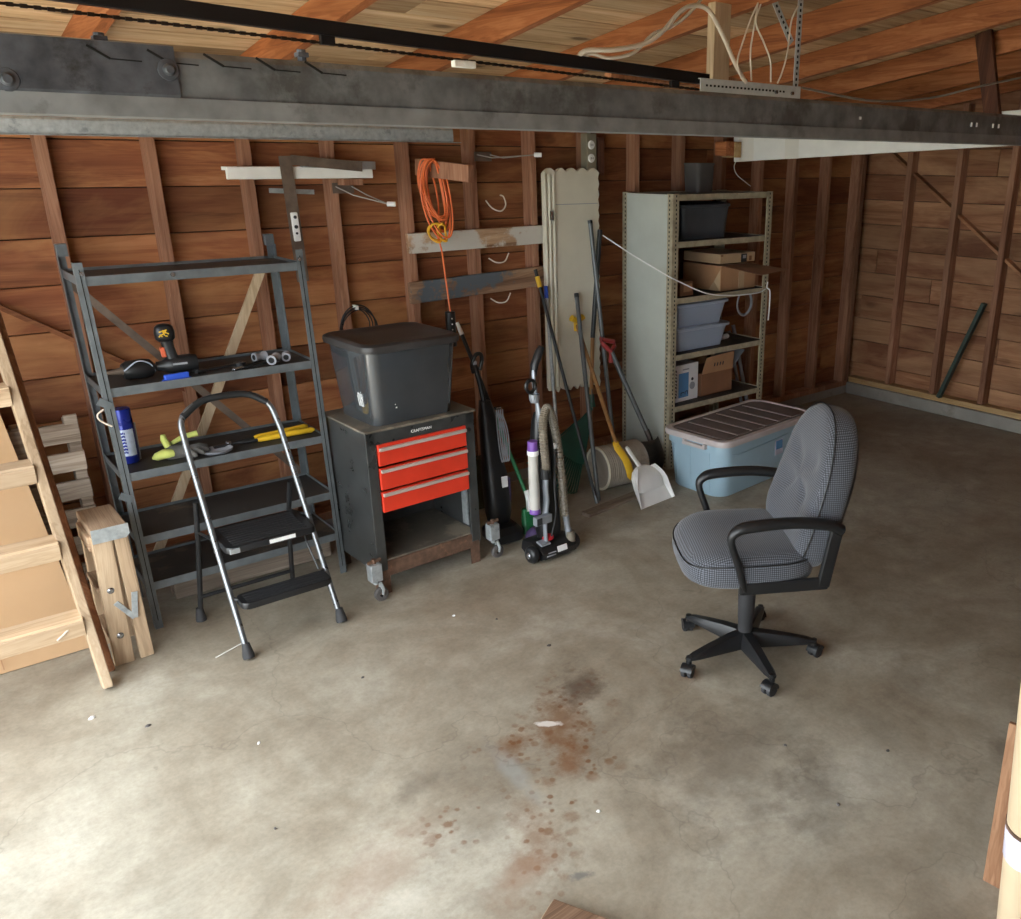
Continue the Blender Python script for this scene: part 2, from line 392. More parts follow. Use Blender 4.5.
def floor_mat():
    m, nt, b = newmat('stained garage slab')
    v = objco(nt)
    n0 = noise(nt, v, .55, 8, .62, .4); n1 = noise(nt, v, 1.7, 9, .66, .8); n2 = noise(nt, v, 7, 8, .7); n3 = noise(nt, v, 60, 4, .7)
    col = ramp(nt, n1, [(.28, rgb(116, 106, 92)), (.42, rgb(148, 138, 121)), (.55, rgb(170, 163, 147)), (.68, rgb(196, 192, 179))])
    col = mixc(nt, .45, col, ramp(nt, n0, [(.35, rgb(132, 117, 99)), (.5, rgb(156, 149, 135)), (.64, rgb(172, 172, 162))]))
    col = mixc(nt, 1.0, col, ramp(nt, n2, [(.3, (.8, .79, .77, 1)), (.62, (1.06, 1.06, 1.06, 1))]), 'MULTIPLY')
    col = mixc(nt, 1.0, col, ramp(nt, n3, [(.25, (.86, .86, .85, 1)), (.6, (1.03, 1.03, 1.03, 1))]), 'MULTIPLY')
    sep = N(nt, 'SeparateXYZ'); nt.links.new(v, sep.inputs[0]); X, Y = sep.outputs[0], sep.outputs[1]
    def blob(cx, cy, rx, ry, rot=0, soft=.5, jag=.35):
        c, s = math.cos(rot), math.sin(rot)
        dx = math_(nt, 'SUBTRACT', X, cx); dy = math_(nt, 'SUBTRACT', Y, cy)
        u = math_(nt, 'DIVIDE', math_(nt, 'ADD', math_(nt, 'MULTIPLY', dx, c), math_(nt, 'MULTIPLY', dy, s)), rx)
        w = math_(nt, 'DIVIDE', math_(nt, 'SUBTRACT', math_(nt, 'MULTIPLY', dy, c), math_(nt, 'MULTIPLY', dx, s)), ry)
        d = math_(nt, 'SQRT', math_(nt, 'ADD', math_(nt, 'MULTIPLY', u, u), math_(nt, 'MULTIPLY', w, w)))
        d = math_(nt, 'ADD', d, math_(nt, 'MULTIPLY', math_(nt, 'SUBTRACT', n2, .5), jag * 4))
        return ramp(nt, d, [(max(0, 1 - soft), (1, 1, 1, 1)), (1.0, (0, 0, 0, 1))])
    # oily darker areas
    for cx, cy, rx, ry, ro, k in ((1.85, 1.62, .45, .3, .4, .34), (1.95, 1.35, .28, .16, .7, .4), (1.7, 2.3, .16, .1, .8, .5), (.97, 2.2, .12, .07, .5, .35), (1.08, 1.95, .3, .16, .6, .26), (2.62, 1.05, .12, .05, .3, .5), (1.0, 1.62, .25, .16, 0, .22), (3.6, 2.6, .9, .6, .5, .22), (2.75, 1.5, .3, .14, .5, .25)):
        f = math_(nt, 'MULTIPLY', blob(cx, cy, rx, ry, ro, .8, .5), k)
        col = mixc(nt, f, col, rgb(86, 76, 66))
    # rust speckles and patches
    reg = blob(1.62, 2.22, .30, .20, .9, .75, .3)
    for args in ((1.36, 2.17, .26, .15, .2), (1.45, 1.95, .26, .20, .5), (1.12, 1.72, .26, .15, 1.0), (1.28, 1.86, .2, .2, 0), (1.0, 1.95, .2, .14, 0)):
        reg = math_(nt, 'MAXIMUM', reg, blob(*args, .75, .35))
    for sc2, th, cut, st in ((9, .30, .45, .6), (15, .32, .35, .75), (27, .36, .35, .85)):
        vo = N(nt, 'TexVoronoi'); vo.inputs['Scale'].default_value = sc2; nt.links.new(v, vo.inputs['Vector'])
        dd = math_(nt, 'ADD', vo.outputs['Distance'], math_(nt, 'MULTIPLY', math_(nt, 'ADD', n3, n2), .16))
        sp = ramp(nt, dd, [(th, (1, 1, 1, 1)), (th + .14, (0, 0, 0, 1))])
        pick = N(nt, 'SeparateColor'); nt.links.new(vo.outputs['Color'], pick.inputs[0])
        on = math_(nt, 'GREATER_THAN', pick.outputs[0], cut)
        f = math_(nt, 'MULTIPLY', math_(nt, 'MULTIPLY', sp, on), math_(nt, 'MULTIPLY', reg, st))
        col = mixc(nt, f, col, rgb(112, 76, 48))
    for cx, cy, rx, ry, ro, k, c in ((1.53, 2.17, .26, .12, .95, .75, rgb(116, 82, 54)), (1.35, 2.17, .14, .07, .2, .75, rgb(114, 78, 50)), (1.69, 2.29, .16, .1, .7, .7, rgb(94, 78, 66)), (1.42, 1.98, .12, .06, .9, .65, rgb(120, 80, 50)), (1.14, 1.77, .2, .09, 1.15, .6, rgb(124, 94, 70)), (1.02, 1.66, .14, .1, .3, .4, rgb(150, 118, 96)), (2.1, 2.07, .06, .05, .3, .5, rgb(140, 100, 72)), (.72, 1.95, .3, .14, .4, .3, rgb(150, 122, 104))):
        col = mixc(nt, math_(nt, 'MULTIPLY', blob(cx, cy, rx, ry, ro, .85, .75), k), col, c)
    # white spill and grey scraped streak
    col = mixc(nt, math_(nt, 'MULTIPLY', blob(1.49, 2.185, .055, .018, -.7, .4, .9), .8), col, rgb(222, 218, 212))
    col = mixc(nt, math_(nt, 'MULTIPLY', blob(1.25, 2.03, .22, .045, 1.5, .7, .6), .55), col, rgb(156, 158, 154))
    col = mixc(nt, math_(nt, 'MULTIPLY', blob(1.16, 1.55, .05, .02, -.4, .5, .8), .6), col, rgb(84, 88, 92))
    # hairline cracks
    vc = N(nt, 'TexVoronoi', feature='DISTANCE_TO_EDGE'); vc.inputs['Scale'].default_value = .55
    wv = N(nt, 'VectorMath', operation='ADD'); nt.links.new(v, wv.inputs[0])
    nn = N(nt, 'TexNoise'); nn.inputs['Scale'].default_value = 2.2; nn.inputs['Detail'].default_value = 5; nt.links.new(v, nn.inputs['Vector'])
    nt.links.new(nn.outputs['Color'], wv.inputs[1]); nt.links.new(wv.outputs[0], vc.inputs['Vector'])
    cr = ramp(nt, vc.outputs['Distance'], [(0, (1, 1, 1, 1)), (.004, (0, 0, 0, 1))])
    col = mixc(nt, math_(nt, 'MULTIPLY', cr, .25), col, rgb(84, 78, 70))
    nt.links.new(col, b.inputs['Base Color'])
    nt.links.new(ramp(nt, n1, [(.3, (.5, .5, .5, 1)), (.7, (.72, .72, .72, 1))]), b.inputs['Roughness'])
    b.inputs['Specular IOR Level'].default_value = .4
    bump(nt, b, n3, .15, .003)
    return m
M['floor'] = floor_mat()

# ------------------------------------------------------------------ camera and light
R3 = ((0.76003666, -0.64986868, 0.00387029), (-0.21031149, -0.25159041, -0.94470701), (0.61490923, 0.71719799, -0.32789279))
cam = bpy.data.cameras.new('camera'); co = bpy.data.objects.new('camera', cam); COL.objects.link(co)
mw = Matrix.Identity(4)
for i in range(3):
    mw[i][0] = R3[0][i]; mw[i][1] = -R3[1][i]; mw[i][2] = -R3[2][i]
mw[2][3] = 1.93
co.matrix_world = mw
cam.sensor_width = 36; cam.lens = 857.553 / 1021 * 36; cam.shift_x = -119.5 / 1021; cam.clip_start = .02
sc.camera = co
w = bpy.data.worlds.new('daylight'); sc.world = w; w.use_nodes = True
wn = w.node_tree; wn.nodes.clear()
wo = wn.nodes.new('ShaderNodeOutputWorld'); wb = wn.nodes.new('ShaderNodeBackground'); wn.links.new(wb.outputs[0], wo.inputs[0])
wb.inputs[0].default_value = (.90, .96, 1.0, 1); wb.inputs[1].default_value = 5.2
sl = bpy.data.lights.new('sun', 'SUN'); sl.energy = 27; sl.angle = .01; sl.color = (1, .95, .87)
so_sun = bpy.data.objects.new('sun', sl); COL.objects.link(so_sun)
so_sun.rotation_euler = Vector((-.22, -.75, -.8)).to_track_quat('-Z', 'Y').to_euler()
def portal(loc, rot, sx, sy):
    l = bpy.data.lights.new('doorway_portal', 'AREA'); l.shape = 'RECTANGLE'; l.size = sx; l.size_y = sy; l.cycles.is_portal = True
    o = bpy.data.objects.new('doorway_portal', l); COL.objects.link(o); o.location = loc; o.rotation_euler = rot
sc.view_settings.view_transform = 'Standard'; sc.view_settings.look = 'None'
sc.view_settings.gamma = 1; sc.view_settings.use_curve_mapping = False
sc.view_settings.exposure = 0.66

# ------------------------------------------------------------------ the room
YB, XR, XL, YN = 4.375, 6.29, -.55, -2.6      # stud faces of back and end wall, doorway plane, near wall
SL = .14038
def zs(y): return 2.36 + SL * (YB - y)          # underside of the roof boards
struct(MB().box(((XL + XR + .4) / 2, (YN + 4.6) / 2, -.06), (XR - XL + .6, 4.7 - YN, .12)).build('floor', M['floor']))
struct(MB().box((XL - 1.65, 1, -.07), (2.9, 14, .12)).build('ground_driveway', M['drive']))  # unseen drive, cut short to limit sun bounce onto the far ceiling
struct(MB().box((XL - 9.1, 1, -.09), (12, 20, .12)).build('ground_dark_added', M['dark_ground']))  # dark ground added out of view; keeps bounce light off the far ceiling
# back wall: horizontal siding boards behind studs
mb = MB()
zz = -.05; seams = [.03] + [.03 + .198 * k for k in range(1, 13)]
zlist = [-.02, .23, .43, .625, .823, 1.02, 1.218, 1.416, 1.612, 1.815, 2.012, 2.21, 2.34]
random.seed(3)
for a, b_ in zip(zlist[:-1], zlist[1:]):
    x = XL
    while x < XR + .12:
        L = random.uniform(2.2, 4.2); x1 = min(x + L, XR + .12)
        mb.box(((x + x1) / 2, 4.475 + random.uniform(-.003, .003), (a + b_) / 2), (x1 - x - .003, .02, b_ - a - .004)); x = x1
wall_back = struct(mb.build('wall_back', M['siding'], bevel=.003))
MB().box(((XL + XR) / 2, 4.492, 1.15), (XR - XL + .3, .012, 2.4)).build('sheathing_paper', M['hole'], wall_back)
k = 0
while True:
    x = .572 + .4012 * (k - 2) + .021; k += 1
    if x > 6.0: break
    MB().box((x, 4.42, 1.14), (.043, .088, 2.06)).build('stud', M['stud'], wall_back, bevel=.003)
for x in (6.25, 6.2):
    MB().box((x + .02, 4.42, 1.14), (.043, .088, 2.06)).build('stud', M['stud'], wall_back, bevel=.003)
MB().box(((XL + XR) / 2, 4.42, 2.21), (XR - XL, .088, .045)).box(((XL + XR) / 2, 4.42, 2.168), (XR - XL, .088, .038)).build('top_plate', M['pine'], wall_back, bevel=.002)
MB().box(((XL + XR) / 2, 4.42, .09), (XR - XL, .09, .045)).build('sill_plate', M['stud'], wall_back, bevel=.002)
MB().box(((XL + XR) / 2, 4.43, .03), (XR - XL, .11, .08)).build('curb', M['curb'], wall_back, bevel=.006)
# diagonal let-in braces of the back wall
MB().bar((.05, 4.455, 1.55), (1.02, 4.455, .86), .02, .09, (0, 1, 0)).build('brace', M['siding'], wall_back)
# end wall
mb = MB(); random.seed(5)
zl = [.1, .262, .46, .655, .85, 1.047, 1.246, 1.444, 1.64, 1.837, 2.03, 2.23, 2.43, 2.63, 2.83, 3.03, 3.23, 3.5]
for a, b_ in zip(zl[:-1], zl[1:]):
    y = YN
    while y < 4.47:
        L = random.uniform(2.0, 4.0); y1 = min(y + L, 4.47)
        mb.box((6.395 + random.uniform(-.002, .003), (y + y1) / 2, (a + b_) / 2), (.02, y1 - y - .003, b_ - a - .004)); y = y1
wall_right = struct(mb.build('wall_right', M['siding_y'], bevel=.003))
MB().box((6.412, 1, 1.8), (.012, 7.2, 3.6)).build('sheathing_paper', M['hole'], wall_right)
k = 0
while True:
    y = 4.006 - .4195 * k - .024; k += 1
    if y < YN: break
    top = zs(y) - .13
    MB().box((6.335, y, (.15 + top) / 2), (.09, .045, top - .15)).build('stud', M['stud'], wall_right, bevel=.003)
MB().bar((6.375, 4.22, 2.03), (6.375, 2.4, .74), .02, .1, (1, 0, 0)).build('brace', M['siding_y'], wall_right)
struct(MB().box((6.335, .92, .122), (.095, 6.9, .045)).build('baseboard_right', M['pine_y'], bevel=.003))
struct(MB().box((6.33, .92, .05), (.14, 6.9, .1)).build('trim_1', M['curb'], bevel=.008))
# near wall (behind the camera) and doorway side wall header, both of the same boards
mb = MB()
for i in range(18): mb.box(((XL + XR) / 2, YN - .02, .1 + .198 * i), (XR - XL + .2, .02, .194))
wall_near = struct(mb.build('wall_near', M['siding'], bevel=.003))
for i in range(17): MB().box((XL + .1 + .4012 * i, YN + .035, 1.6), (.043, .088, 3.2)).build('stud', M['stud'], wall_near)
mb = MB()
for i in range(7): mb.box((XL - .06, (YN + 4.5) / 2, 2.24 + .198 * i), (.02, 4.5 - YN, .194))
wall_left = struct(mb.build('wall_left', M['siding_y'], bevel=.003))
MB().box((XL, (YN + 4.5) / 2, 2.2), (.09, 4.5 - YN, .14)).build('door_header', M['pine_y'], wall_left, bevel=.003)
mb = MB()
for i in range(11): mb.box((XL - .06, 4.25, .1 + .198 * i), (.02, .58, .194))
mb.build('jamb_siding', M['siding_y'], wall_left, bevel=.003)
MB().box((XL, 3.99, 1.1), (.09, .09, 2.2)).build('door_post', M['stud'], wall_left, bevel=.003)
mb = MB()
for i in range(11): mb.box((XL - .06, (YN - .5) / 2, .1 + .198 * i), (.02, -.5 - YN, .194))  # unseen stretch closed so the daylight fades faster deeper in the room
mb.build('falloff_siding', M['siding_y'], wall_left, bevel=.003)
MB().box((XL, -.46, 1.1), (.09, .09, 2.2)).build('door_post', M['stud'], wall_left, bevel=.003)  # unseen post; opening width set by the light it lets in
# roof boards and rafters
mb = MB(); random.seed(11)
ang = -math.atan(SL); L = 7.4; n = 40; wdt = L / n
for i in range(n):
    s_ = 4.6 - (i + .5) * wdt
    x = XL - .3
    while x < 6.6:
        Lx = random.uniform(2.4, 4.5); x1 = min(x + Lx, 6.6)
        mb.box(((x + x1) / 2, s_, zs(s_) + .012 + random.uniform(0, .003)), (x1 - x - .004, wdt * 1.005 - random.uniform(.004, .009), .022), RX(ang)); x = x1
ceiling = struct(mb.build('ceiling', M['sheath']))
MB().box((3.0, .9, zs(.9) + .05), (7.6, 7.6, .01), RX(ang)).build('roofing_felt', M['hole'], ceiling)
for k in range(-1, 9):
    x = .732 + .6893 * k
    MB().bar((x, 4.55, zs(4.55) - .06), (x, YN, zs(YN) - .06), .042, .12, (0, 0, 1)).build('rafter', M['rafter'], ceiling, bevel=.003)

# ------------------------------------------------------------------ overhead: door tracks, opener rail, wiring
t = thing('door_track', 'long dark greased overhead door track running close across the top of the view', 'track', (XL, 1.66, 1.997))
prof = [(0, .014), (.004, .003), (.012, 0), (.022, .004), (.03, .016), (.03, .022), (.022, .012), (.012, .006), (.007, .012), (.007, .088), (.012, .096), (.036, .1), (.036, .104), (.008, .102), (0, .092)]
def extr(prof, x0, x1): return [[Vector((x, y, z)) for y, z in prof] for x in (x0, x1)]
MB().rings(extr(prof, 0, 4.2)).build('channel', M['track'], t, smooth=30)
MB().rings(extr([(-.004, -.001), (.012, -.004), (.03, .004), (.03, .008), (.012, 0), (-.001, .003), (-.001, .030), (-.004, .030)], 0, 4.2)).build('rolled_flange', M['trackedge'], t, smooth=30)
pl = [(-.006, .034), (-.002, .028), (0, .03), (0, .1), (.03, .108), (.03, .113), (-.004, .108)]
sp = MB().rings(extr(pl, 0, .985)).build('splice_plate', M['trackdark'], t, smooth=30)
for bx, bz in ((.748, .045), (.972, .072)):
    b_ = MB().lathe([(.0, .012), (.006, .012), (.009, .009), (.0095, .003), (.016, .002), (.017, 0), (0, 0)], 14, Matrix.Translation((bx, -.006, bz)) @ Matrix.Rotation(PI / 2, 4, 'X'))
    b_.build('bolt', M['trackdark'], sp, smooth=40)
for bx in (.885, 1.205):
    MB().cyl((bx, .02, .1), (bx, .02, .122), .008, n=10).box((bx, .02, .113), (.02, .02, .008)).build('top_bolt', M['trackdark'], t, bevel=.001)
mb = MB()
for k in range(5):
    x0 = .86 + .085 * k
    mb.bar((x0, -.0045, .1), (x0 + .03, -.0045, .083), .0035, .003, (0, 1, 0)); mb.bar((x0 + .03, -.0045, .083), (x0 + .075, -.0045, .082), .002, .002, (0, 1, 0))
mb.build('stamped_notch', M['hole'], t)
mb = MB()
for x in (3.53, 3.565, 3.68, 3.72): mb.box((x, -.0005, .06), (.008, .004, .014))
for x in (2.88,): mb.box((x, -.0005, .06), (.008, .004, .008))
mb.build('painted_slot_light', M['whiteplastic'], t)  # white specks painted on for light showing through the slots
MB().bar((4.0, .03, .1), (4.0, .03, 1.0), .03, .004, (1, 0, 0)).build('hanger', M['galv'], t)

t = thing('door_track', 'galvanised door track running along the siding above the charcoal shelves', 'track', (XL, 4.1, 2.02))
p2 = [(0, .012), (.003, .002), (.014, 0), (.028, .004), (.028, .012), (.012, .006), (.006, .014), (.006, .05), (.012, .058), (.026, .06), (.026, .064), (.006, .064), (0, .054)]
MB().rings(extr(p2, 0, 2.88)).build('channel', M['galv'], t, smooth=30)
MB().bar((0, .012, -.001), (2.92, .012, -.001), .036, .003, (0, 0, 1)).build('lower_flange', M['galv'], t)
for x in (.9, 2.5):
    MB().box((x, .13, .05), (.03, .24, .004)).build('wall_bracket', M['galv'], t)

t = thing('garage_door_opener_rail', 'black garage door opener rail with chain crossing below the rafters', 'opener rail', (XL, 2.5, 0))
def railz(x): return 2.269 - .0304 * (x - .444)      # underside of the rail along x
XE = 2.52
mb = MB(); mb.bar((0, 0, railz(XL) + .019), (XE - XL, 0, railz(XE) + .019), .03, .038, (0, 0, 1)); mb.build('rail', M['blackmetal'], t, bevel=.003)
mb = MB()
for k in range(236):
    x = k * .013
    a = railz(XL + x) - .019
    if k % 2: mb.box((x, 0, a), (.0135, .003, .006))
    else: mb.box((x, .003, a), (.0145, .002, .0085)); mb.box((x, -.003, a), (.0145, .002, .0085))
mb.build('chain', M['chain'], t)
for x in (.2, 1.6, 2.9): MB().box((x, 0, railz(XL + x) - .01), (.04, .016, .026)).build('chain_clip', M['blackmetal'], t, bevel=.002)
MB().box((2.02, -.002, railz(1.47) - .03), (.075, .024, .02)).cyl((2.02, -.016, railz(1.47) - .028), (2.02, .014, railz(1.47) - .028), .007).build('trolley', M['white_paint'], t, bevel=.003)
MB().box((1.22, -.002, railz(.67) + .10), (.03, .003, .17)).build('mount_strap', M['galv'], t)

t = thing('slotted_mount_bracket', 'grey slotted angle bracket joined to the end of the black opener rail', 'bracket', (2.465, 2.5, 2.195))
MB().box((.285, -.026, .007), (.585, .004, .045)).box((.285, -.002, .030), (.585, .05, .004)).build('angle', M['strapsteel'], t, bevel=.002)
mb = MB()
for k in range(22): mb.box((.026 + .0211 * k, -.0285, .007), (.009, .003, .007))
mb.build('slot', M['hole'], t)
for x in (.42, .52): MB().cyl((x, -.027, .003), (x, -.036, .003), .007, n=8).build('bolt', M['chrome'], t)
t = thing('perforated_strap', 'upright perforated steel strap rising from the slotted bracket to a rafter', 'strap', (3.017, 2.474, 2.214))
MB().box((-.008, 0, .195), (.031, .003, .40)).build('strap', M['strapsteel'], t)
mb = MB()
for k in range(18): mb.box((-.008, -.0025, .017 + .0211 * k), (.008, .002, .0105))
mb.build('slot', M['hole'], t)
t = thing('perforated_strap', 'slanting perforated steel strap hanging beside the upright strap', 'strap', (2.983, 2.487, 2.387))
MB().bar((0, 0, 0), (-.19, 0, .224), .031, .003, (0, 1, 0)).build('strap', M['strapsteel'], t)
mb = MB()
for k in range(12): mb.bar((-.010 - .0151 * k, -.0025, .012 + .0178 * k), (-.0165 - .0151 * k, -.0025, .0195 + .0178 * k), .008, .002, (0, 1, 0))
mb.build('slot', M['hole'], t)
# timber that carried the opener
tag(MB().bar((2.664, 2.586, 2.223), (2.664, 2.586, 2.508), .04, .09, (1, 0, 0)).build('hanger_post', M['pine_z'], bevel=.003), 'short pine post hanging from a rafter behind the opener bracket', 'post')
o = MB().bar((2.155, 2.647, 2.236), (2.888, 2.647, 2.236), .04, .04, (0, 0, 1)).build('support_rail', M['ladderdark'], bevel=.003)
tag(o, 'dark horizontal timber behind the end of the opener rail', 'timber')

def cable(name, pts, r, mat, label, cat, group=None, k=8, n=7):
    o = MB().tube(catmull(pts, k), r, n).build(name, mat, smooth=60)
    return tag(o, label, cat, group)
cable('ceiling_cable', [(1.897, 2.500, 2.249), (1.931, 2.483, 2.279), (2.034, 2.466, 2.288), (2.172, 2.466, 2.318), (2.259, 2.466, 2.365), (2.336, 2.466, 2.430), (2.405, 2.466, 2.460), (2.483, 2.466, 2.452), (2.569, 2.474, 2.378), (2.638, 2.474, 2.292), (2.707, 2.474, 2.223)], .0085, M['wirewhite'], 'thick cream cable arching from the opener rail to the slotted bracket', 'cable')
cable('ceiling_cable', [(1.905, 2.504, 2.249), (1.957, 2.491, 2.271), (2.034, 2.487, 2.264), (2.138, 2.483, 2.288), (2.224, 2.483, 2.352), (2.310, 2.483, 2.383), (2.379, 2.483, 2.421), (2.448, 2.483, 2.477), (2.500, 2.500, 2.525)], .006, M['wirewhite'], 'thinner cream cable twisted around the arching one', 'cable')
for i, pts in enumerate(([(2.767, 2.483, 2.508), (2.716, 2.474, 2.439), (2.672, 2.466, 2.361), (2.647, 2.466, 2.292), (2.672, 2.466, 2.236)],
                         [(2.776, 2.483, 2.508), (2.750, 2.474, 2.421), (2.728, 2.466, 2.335), (2.741, 2.466, 2.232)],
                         [(2.784, 2.483, 2.508), (2.750, 2.474, 2.439), (2.793, 2.466, 2.370), (2.836, 2.466, 2.309), (2.845, 2.466, 2.232)],
                         [(3.000, 2.466, 2.525), (2.961, 2.466, 2.464), (2.948, 2.466, 2.352), (2.922, 2.466, 2.275), (2.897, 2.466, 2.232)])):
    cable('hanging_wire', [(x_, y_ + .009 * (i % 2), z_) for x_, y_, z_ in pts], .0035, M['wirewhite'], ('thin cream wire bowing left beside the short pine post', 'thin cream wire hanging straight beside the short pine post', 'thin cream wire bending right from the bundle above the bracket', 'thin cream wire hanging against the upright perforated strap')[i], 'wire', 'thin wires above the opener bracket')
cable('long_wire', [(3.052, 2.474, 2.223), (3.534, 2.457, 2.193), (3.966, 2.440, 2.223), (4.224, 2.328, 2.283), (4.828, 2.198, 2.396), (5.345, 2.112, 2.508)], .005, M['wiregrey'], 'thin grey wire sagging from the bracket toward the end wall', 'wire')

# painted plank slung overhead and its hanger
t = thing('overhead_plank', 'long white painted plank slung overhead in front of the end wall', 'plank', (4.87, 2.45, 2.1))
P0, P1 = Vector((.06, -.45, .035)), Vector((-.29, 1.80, -.078))
MB().bar(P0, P1, .05, .18, (0, 0, 1)).build('board', M['white_paint'], t, bevel=.004)
for u, du in ((.78, .045), (.93, .05)):
    MB().bar(P0.lerp(P1, u), P0.lerp(P1, u + du), .0512, .181, (0, 0, 1)).build('bare_patch', M['white_stain'], t)
MB().box((-.35, 1.78, -.09), (.06, .12, .10)).build('end_block', M['pine_y'], t, bevel=.003)
MB().box((-.42, 1.78, -.085), (.08, .10, .09)).build('end_block', M['rafter'], t, bevel=.003)
tag(MB().bar((4.785, 2.545, 2.17), (4.785, 2.66, 2.60), .03, .09, (0, 1, 0)).build('hanger_post', M['darkwood_z'], bevel=.003), 'dark timber hanger dropping from a rafter to the white plank', 'post')
cable('hanging_string', [(4.56, 4.22, 1.945), (4.54, 4.22, 1.90), (4.55, 4.2, 1.85), (4.62, 4.18, 1.80), (4.67, 4.18, 1.775)], .003, M['whiteplastic'], 'short white string dangling from the far end of the overhead plank', 'string')

# ------------------------------------------------------------------ things on the back wall
def on_wall_board(name, label, mat, x0, x1, z, h, th, tilt=0):
    o = MB().box(((x0 + x1) / 2, YB - th / 2 - .001, z), (x1 - x0, th, h), RY(-tilt)).build(name, mat, bevel=.003)
    return tag(o, label, 'board')
t = thing('wall_shelf', 'narrow white painted wall shelf behind the rusty framing square', 'shelf', (1.62, 4.3, 1.875))
MB().box((0, 0, 0), (.70, .02, .055)).build('front_edge', M['white_paint'], t, bevel=.004)
MB().box((0, .035, .02), (.70, .06, .016)).build('shelf_board', M['white_paint'], t, bevel=.002)
MB().box((.24, .02, -.045), (.10, .08, .03)).build('block', M['stud'], t, bevel=.002)
t = thing('hanging_framing_square', 'rusty brown framing square hanging on the siding left of centre', 'square', (1.555, 4.275, 1.43))
MB().box((-.012, 0, .23), (.058, .004, .58), RY(-.03)).build('blade', M['brownsteel'], t)
MB().box((.18, 0, .487), (.35, .004, .045), RY(.09)).build('tongue', M['brownsteel'], t)
lv = MB().box((-.012, -.009, .20), (.034, .014, .135), RY(-.03)).build('level', M['whiteplastic'], t, bevel=.006)
for dz, r in ((.045, .008), (0, .009), (-.03, .006)): MB().cyl((-.012, -.0155, .20 + dz), (-.012, -.0175, .20 + dz), r, n=12).build('vial', M['printdark'], lv)
tag(MB().box((1.80, 4.30, 1.905), (.37, .03, .022), RY(.03)).box((1.80, 4.285, 1.915), (.37, .004, .034), RY(.03)).build('aluminium_channel', M['alum'], bevel=.002), 'bright aluminium channel lying along the white wall shelf', 'channel')
tag(MB().box((1.572, 4.34, 1.79), (.215, .004, .022), RY(.05)).build('hanging_rule', M['galv']), 'short steel rule on the siding behind the framing square', 'ruler')
def tool_hook(x, z, label, ln, dz):
    t = thing('hanger_hook', label, 'hook', (x, 4.37, z), 0, 'white tipped wall hooks')
    MB().box((0, -.002, 0), (.11, .006, .05)).build('plate', M['brownsteel'], t, bevel=.001)
    for s_ in (-.035, .035):
        MB().tube([(s_ * 1.2, 0, .01), (s_ + .06, -.06, -.01 + dz * .3), (ln, -.17, dz)], .003, 6).build('prong', M['wiregrey'], t)
    MB().cyl((ln - .004, -.165, dz), (ln + .03, -.19, dz), .012, n=12).build('tip', M['whiteplastic'], t, bevel=.002)
tool_hook(1.84, 1.80, 'white tipped wire hook under the right end of the white wall shelf', .155, -.075)
tool_hook(2.66, 1.955, 'white tipped wire hook on the stud above the painted boards', .235, .01)
t = thing('wall_peg', 'rough wooden peg block sticking out of a stud, holding the orange cord', 'peg', (2.26, 4.37, 1.87))
MB().bar((0, .0, .03), (.12, -.34, .0), .045, .085, (0, 0, 1)).build('block', M['stud'], t, bevel=.004)
# orange cord coil
def coil(name, label, cx, y0, z0, r, loops, rad, mat, lx=.5, jit=.02, seed=1, tail=None):
    random.seed(seed); pts = []
    for l in range(loops):
        w_ = random.uniform(.6, 1.15); hgt = random.uniform(.8, 1.25); ox = random.uniform(-jit, jit); oy = random.uniform(-jit, jit)
        for k in range(9):
            a = 2 * PI * k / 9 + PI / 2
            pts.append((cx + ox + rad * lx * w_ * math.cos(a) + .25 * rad * (1 - math.sin(a)) * .3, y0 + oy + .02 * math.cos(a * 2), z0 - rad * hgt + rad * hgt * math.sin(a)))
    if tail: pts += tail
    o = MB().tube(catmull(pts, 4), r, 6).build(name, mat, smooth=60)
    return tag(o, label, 'cord')
t = thing('extension_cable', 'orange extension cord coiled over a wooden peg with one end hanging down', 'cord', (2.28, 4.17, 1.47))
def coilmesh(cx, y0, z0, rad, loops, r, lx, seed, jit=.02, tail=()):
    random.seed(seed); pts = []
    for l in range(loops):
        w_ = random.uniform(.6, 1.15); hg = random.uniform(.72, 1.12); ox = random.uniform(-jit, jit); oy = random.uniform(-jit, jit)
        for k in range(9):
            a = 2 * PI * k / 9 + PI / 2
            pts.append((cx + ox + rad * lx * w_ * math.cos(a) + .12 * rad * (1 - math.sin(a)), y0 + oy + .015 * math.cos(a * 2), z0 + rad * hg * (math.sin(a) - 1)))
    return MB().tube(catmull(pts + list(tail), 4), r, 6)
coilmesh(-.03, .06, .47, .19, 10, .005, .36, 4, .03).build('coil', M['orange'], t, smooth=60)
coilmesh(-.01, .05, .15, .05, 3, .006, .75, 9).build('yellow_loops', M['cordyellow'], t, smooth=60)
MB().tube(catmull([(-.02, .06, .12), (.0, .04, .02), (.0, .02, -.1), (.005, .0, -.28), (.005, -.01, -.32)], 5), .005, 6).build('hanging_end', M['orange'], t, smooth=60)
pk = MB().cyl((.005, 0, -.31), (.005, 0, -.50), .027, .027, 14).build('power_block', M['blacksatin'], t, smooth=40, bevel=.004)
for k in range(4): MB().cyl((.0, -.026, -.345 - .03 * k), (-.001, -.0285, -.345 - .03 * k), .004, n=8).build('light_dot', M['whiteplastic'], pk)
on_wall_board('nailed_board', 'upper weathered board nailed across the studs with pale paint patches', M['boardpaint'], 2.16, 3.04, 1.515, .105, .03, .01)
on_wall_board('nailed_board', 'lower board nailed across the studs with blue grey paint patches', M['boardblue'], 2.15, 3.05, 1.262, .115, .03, .03)
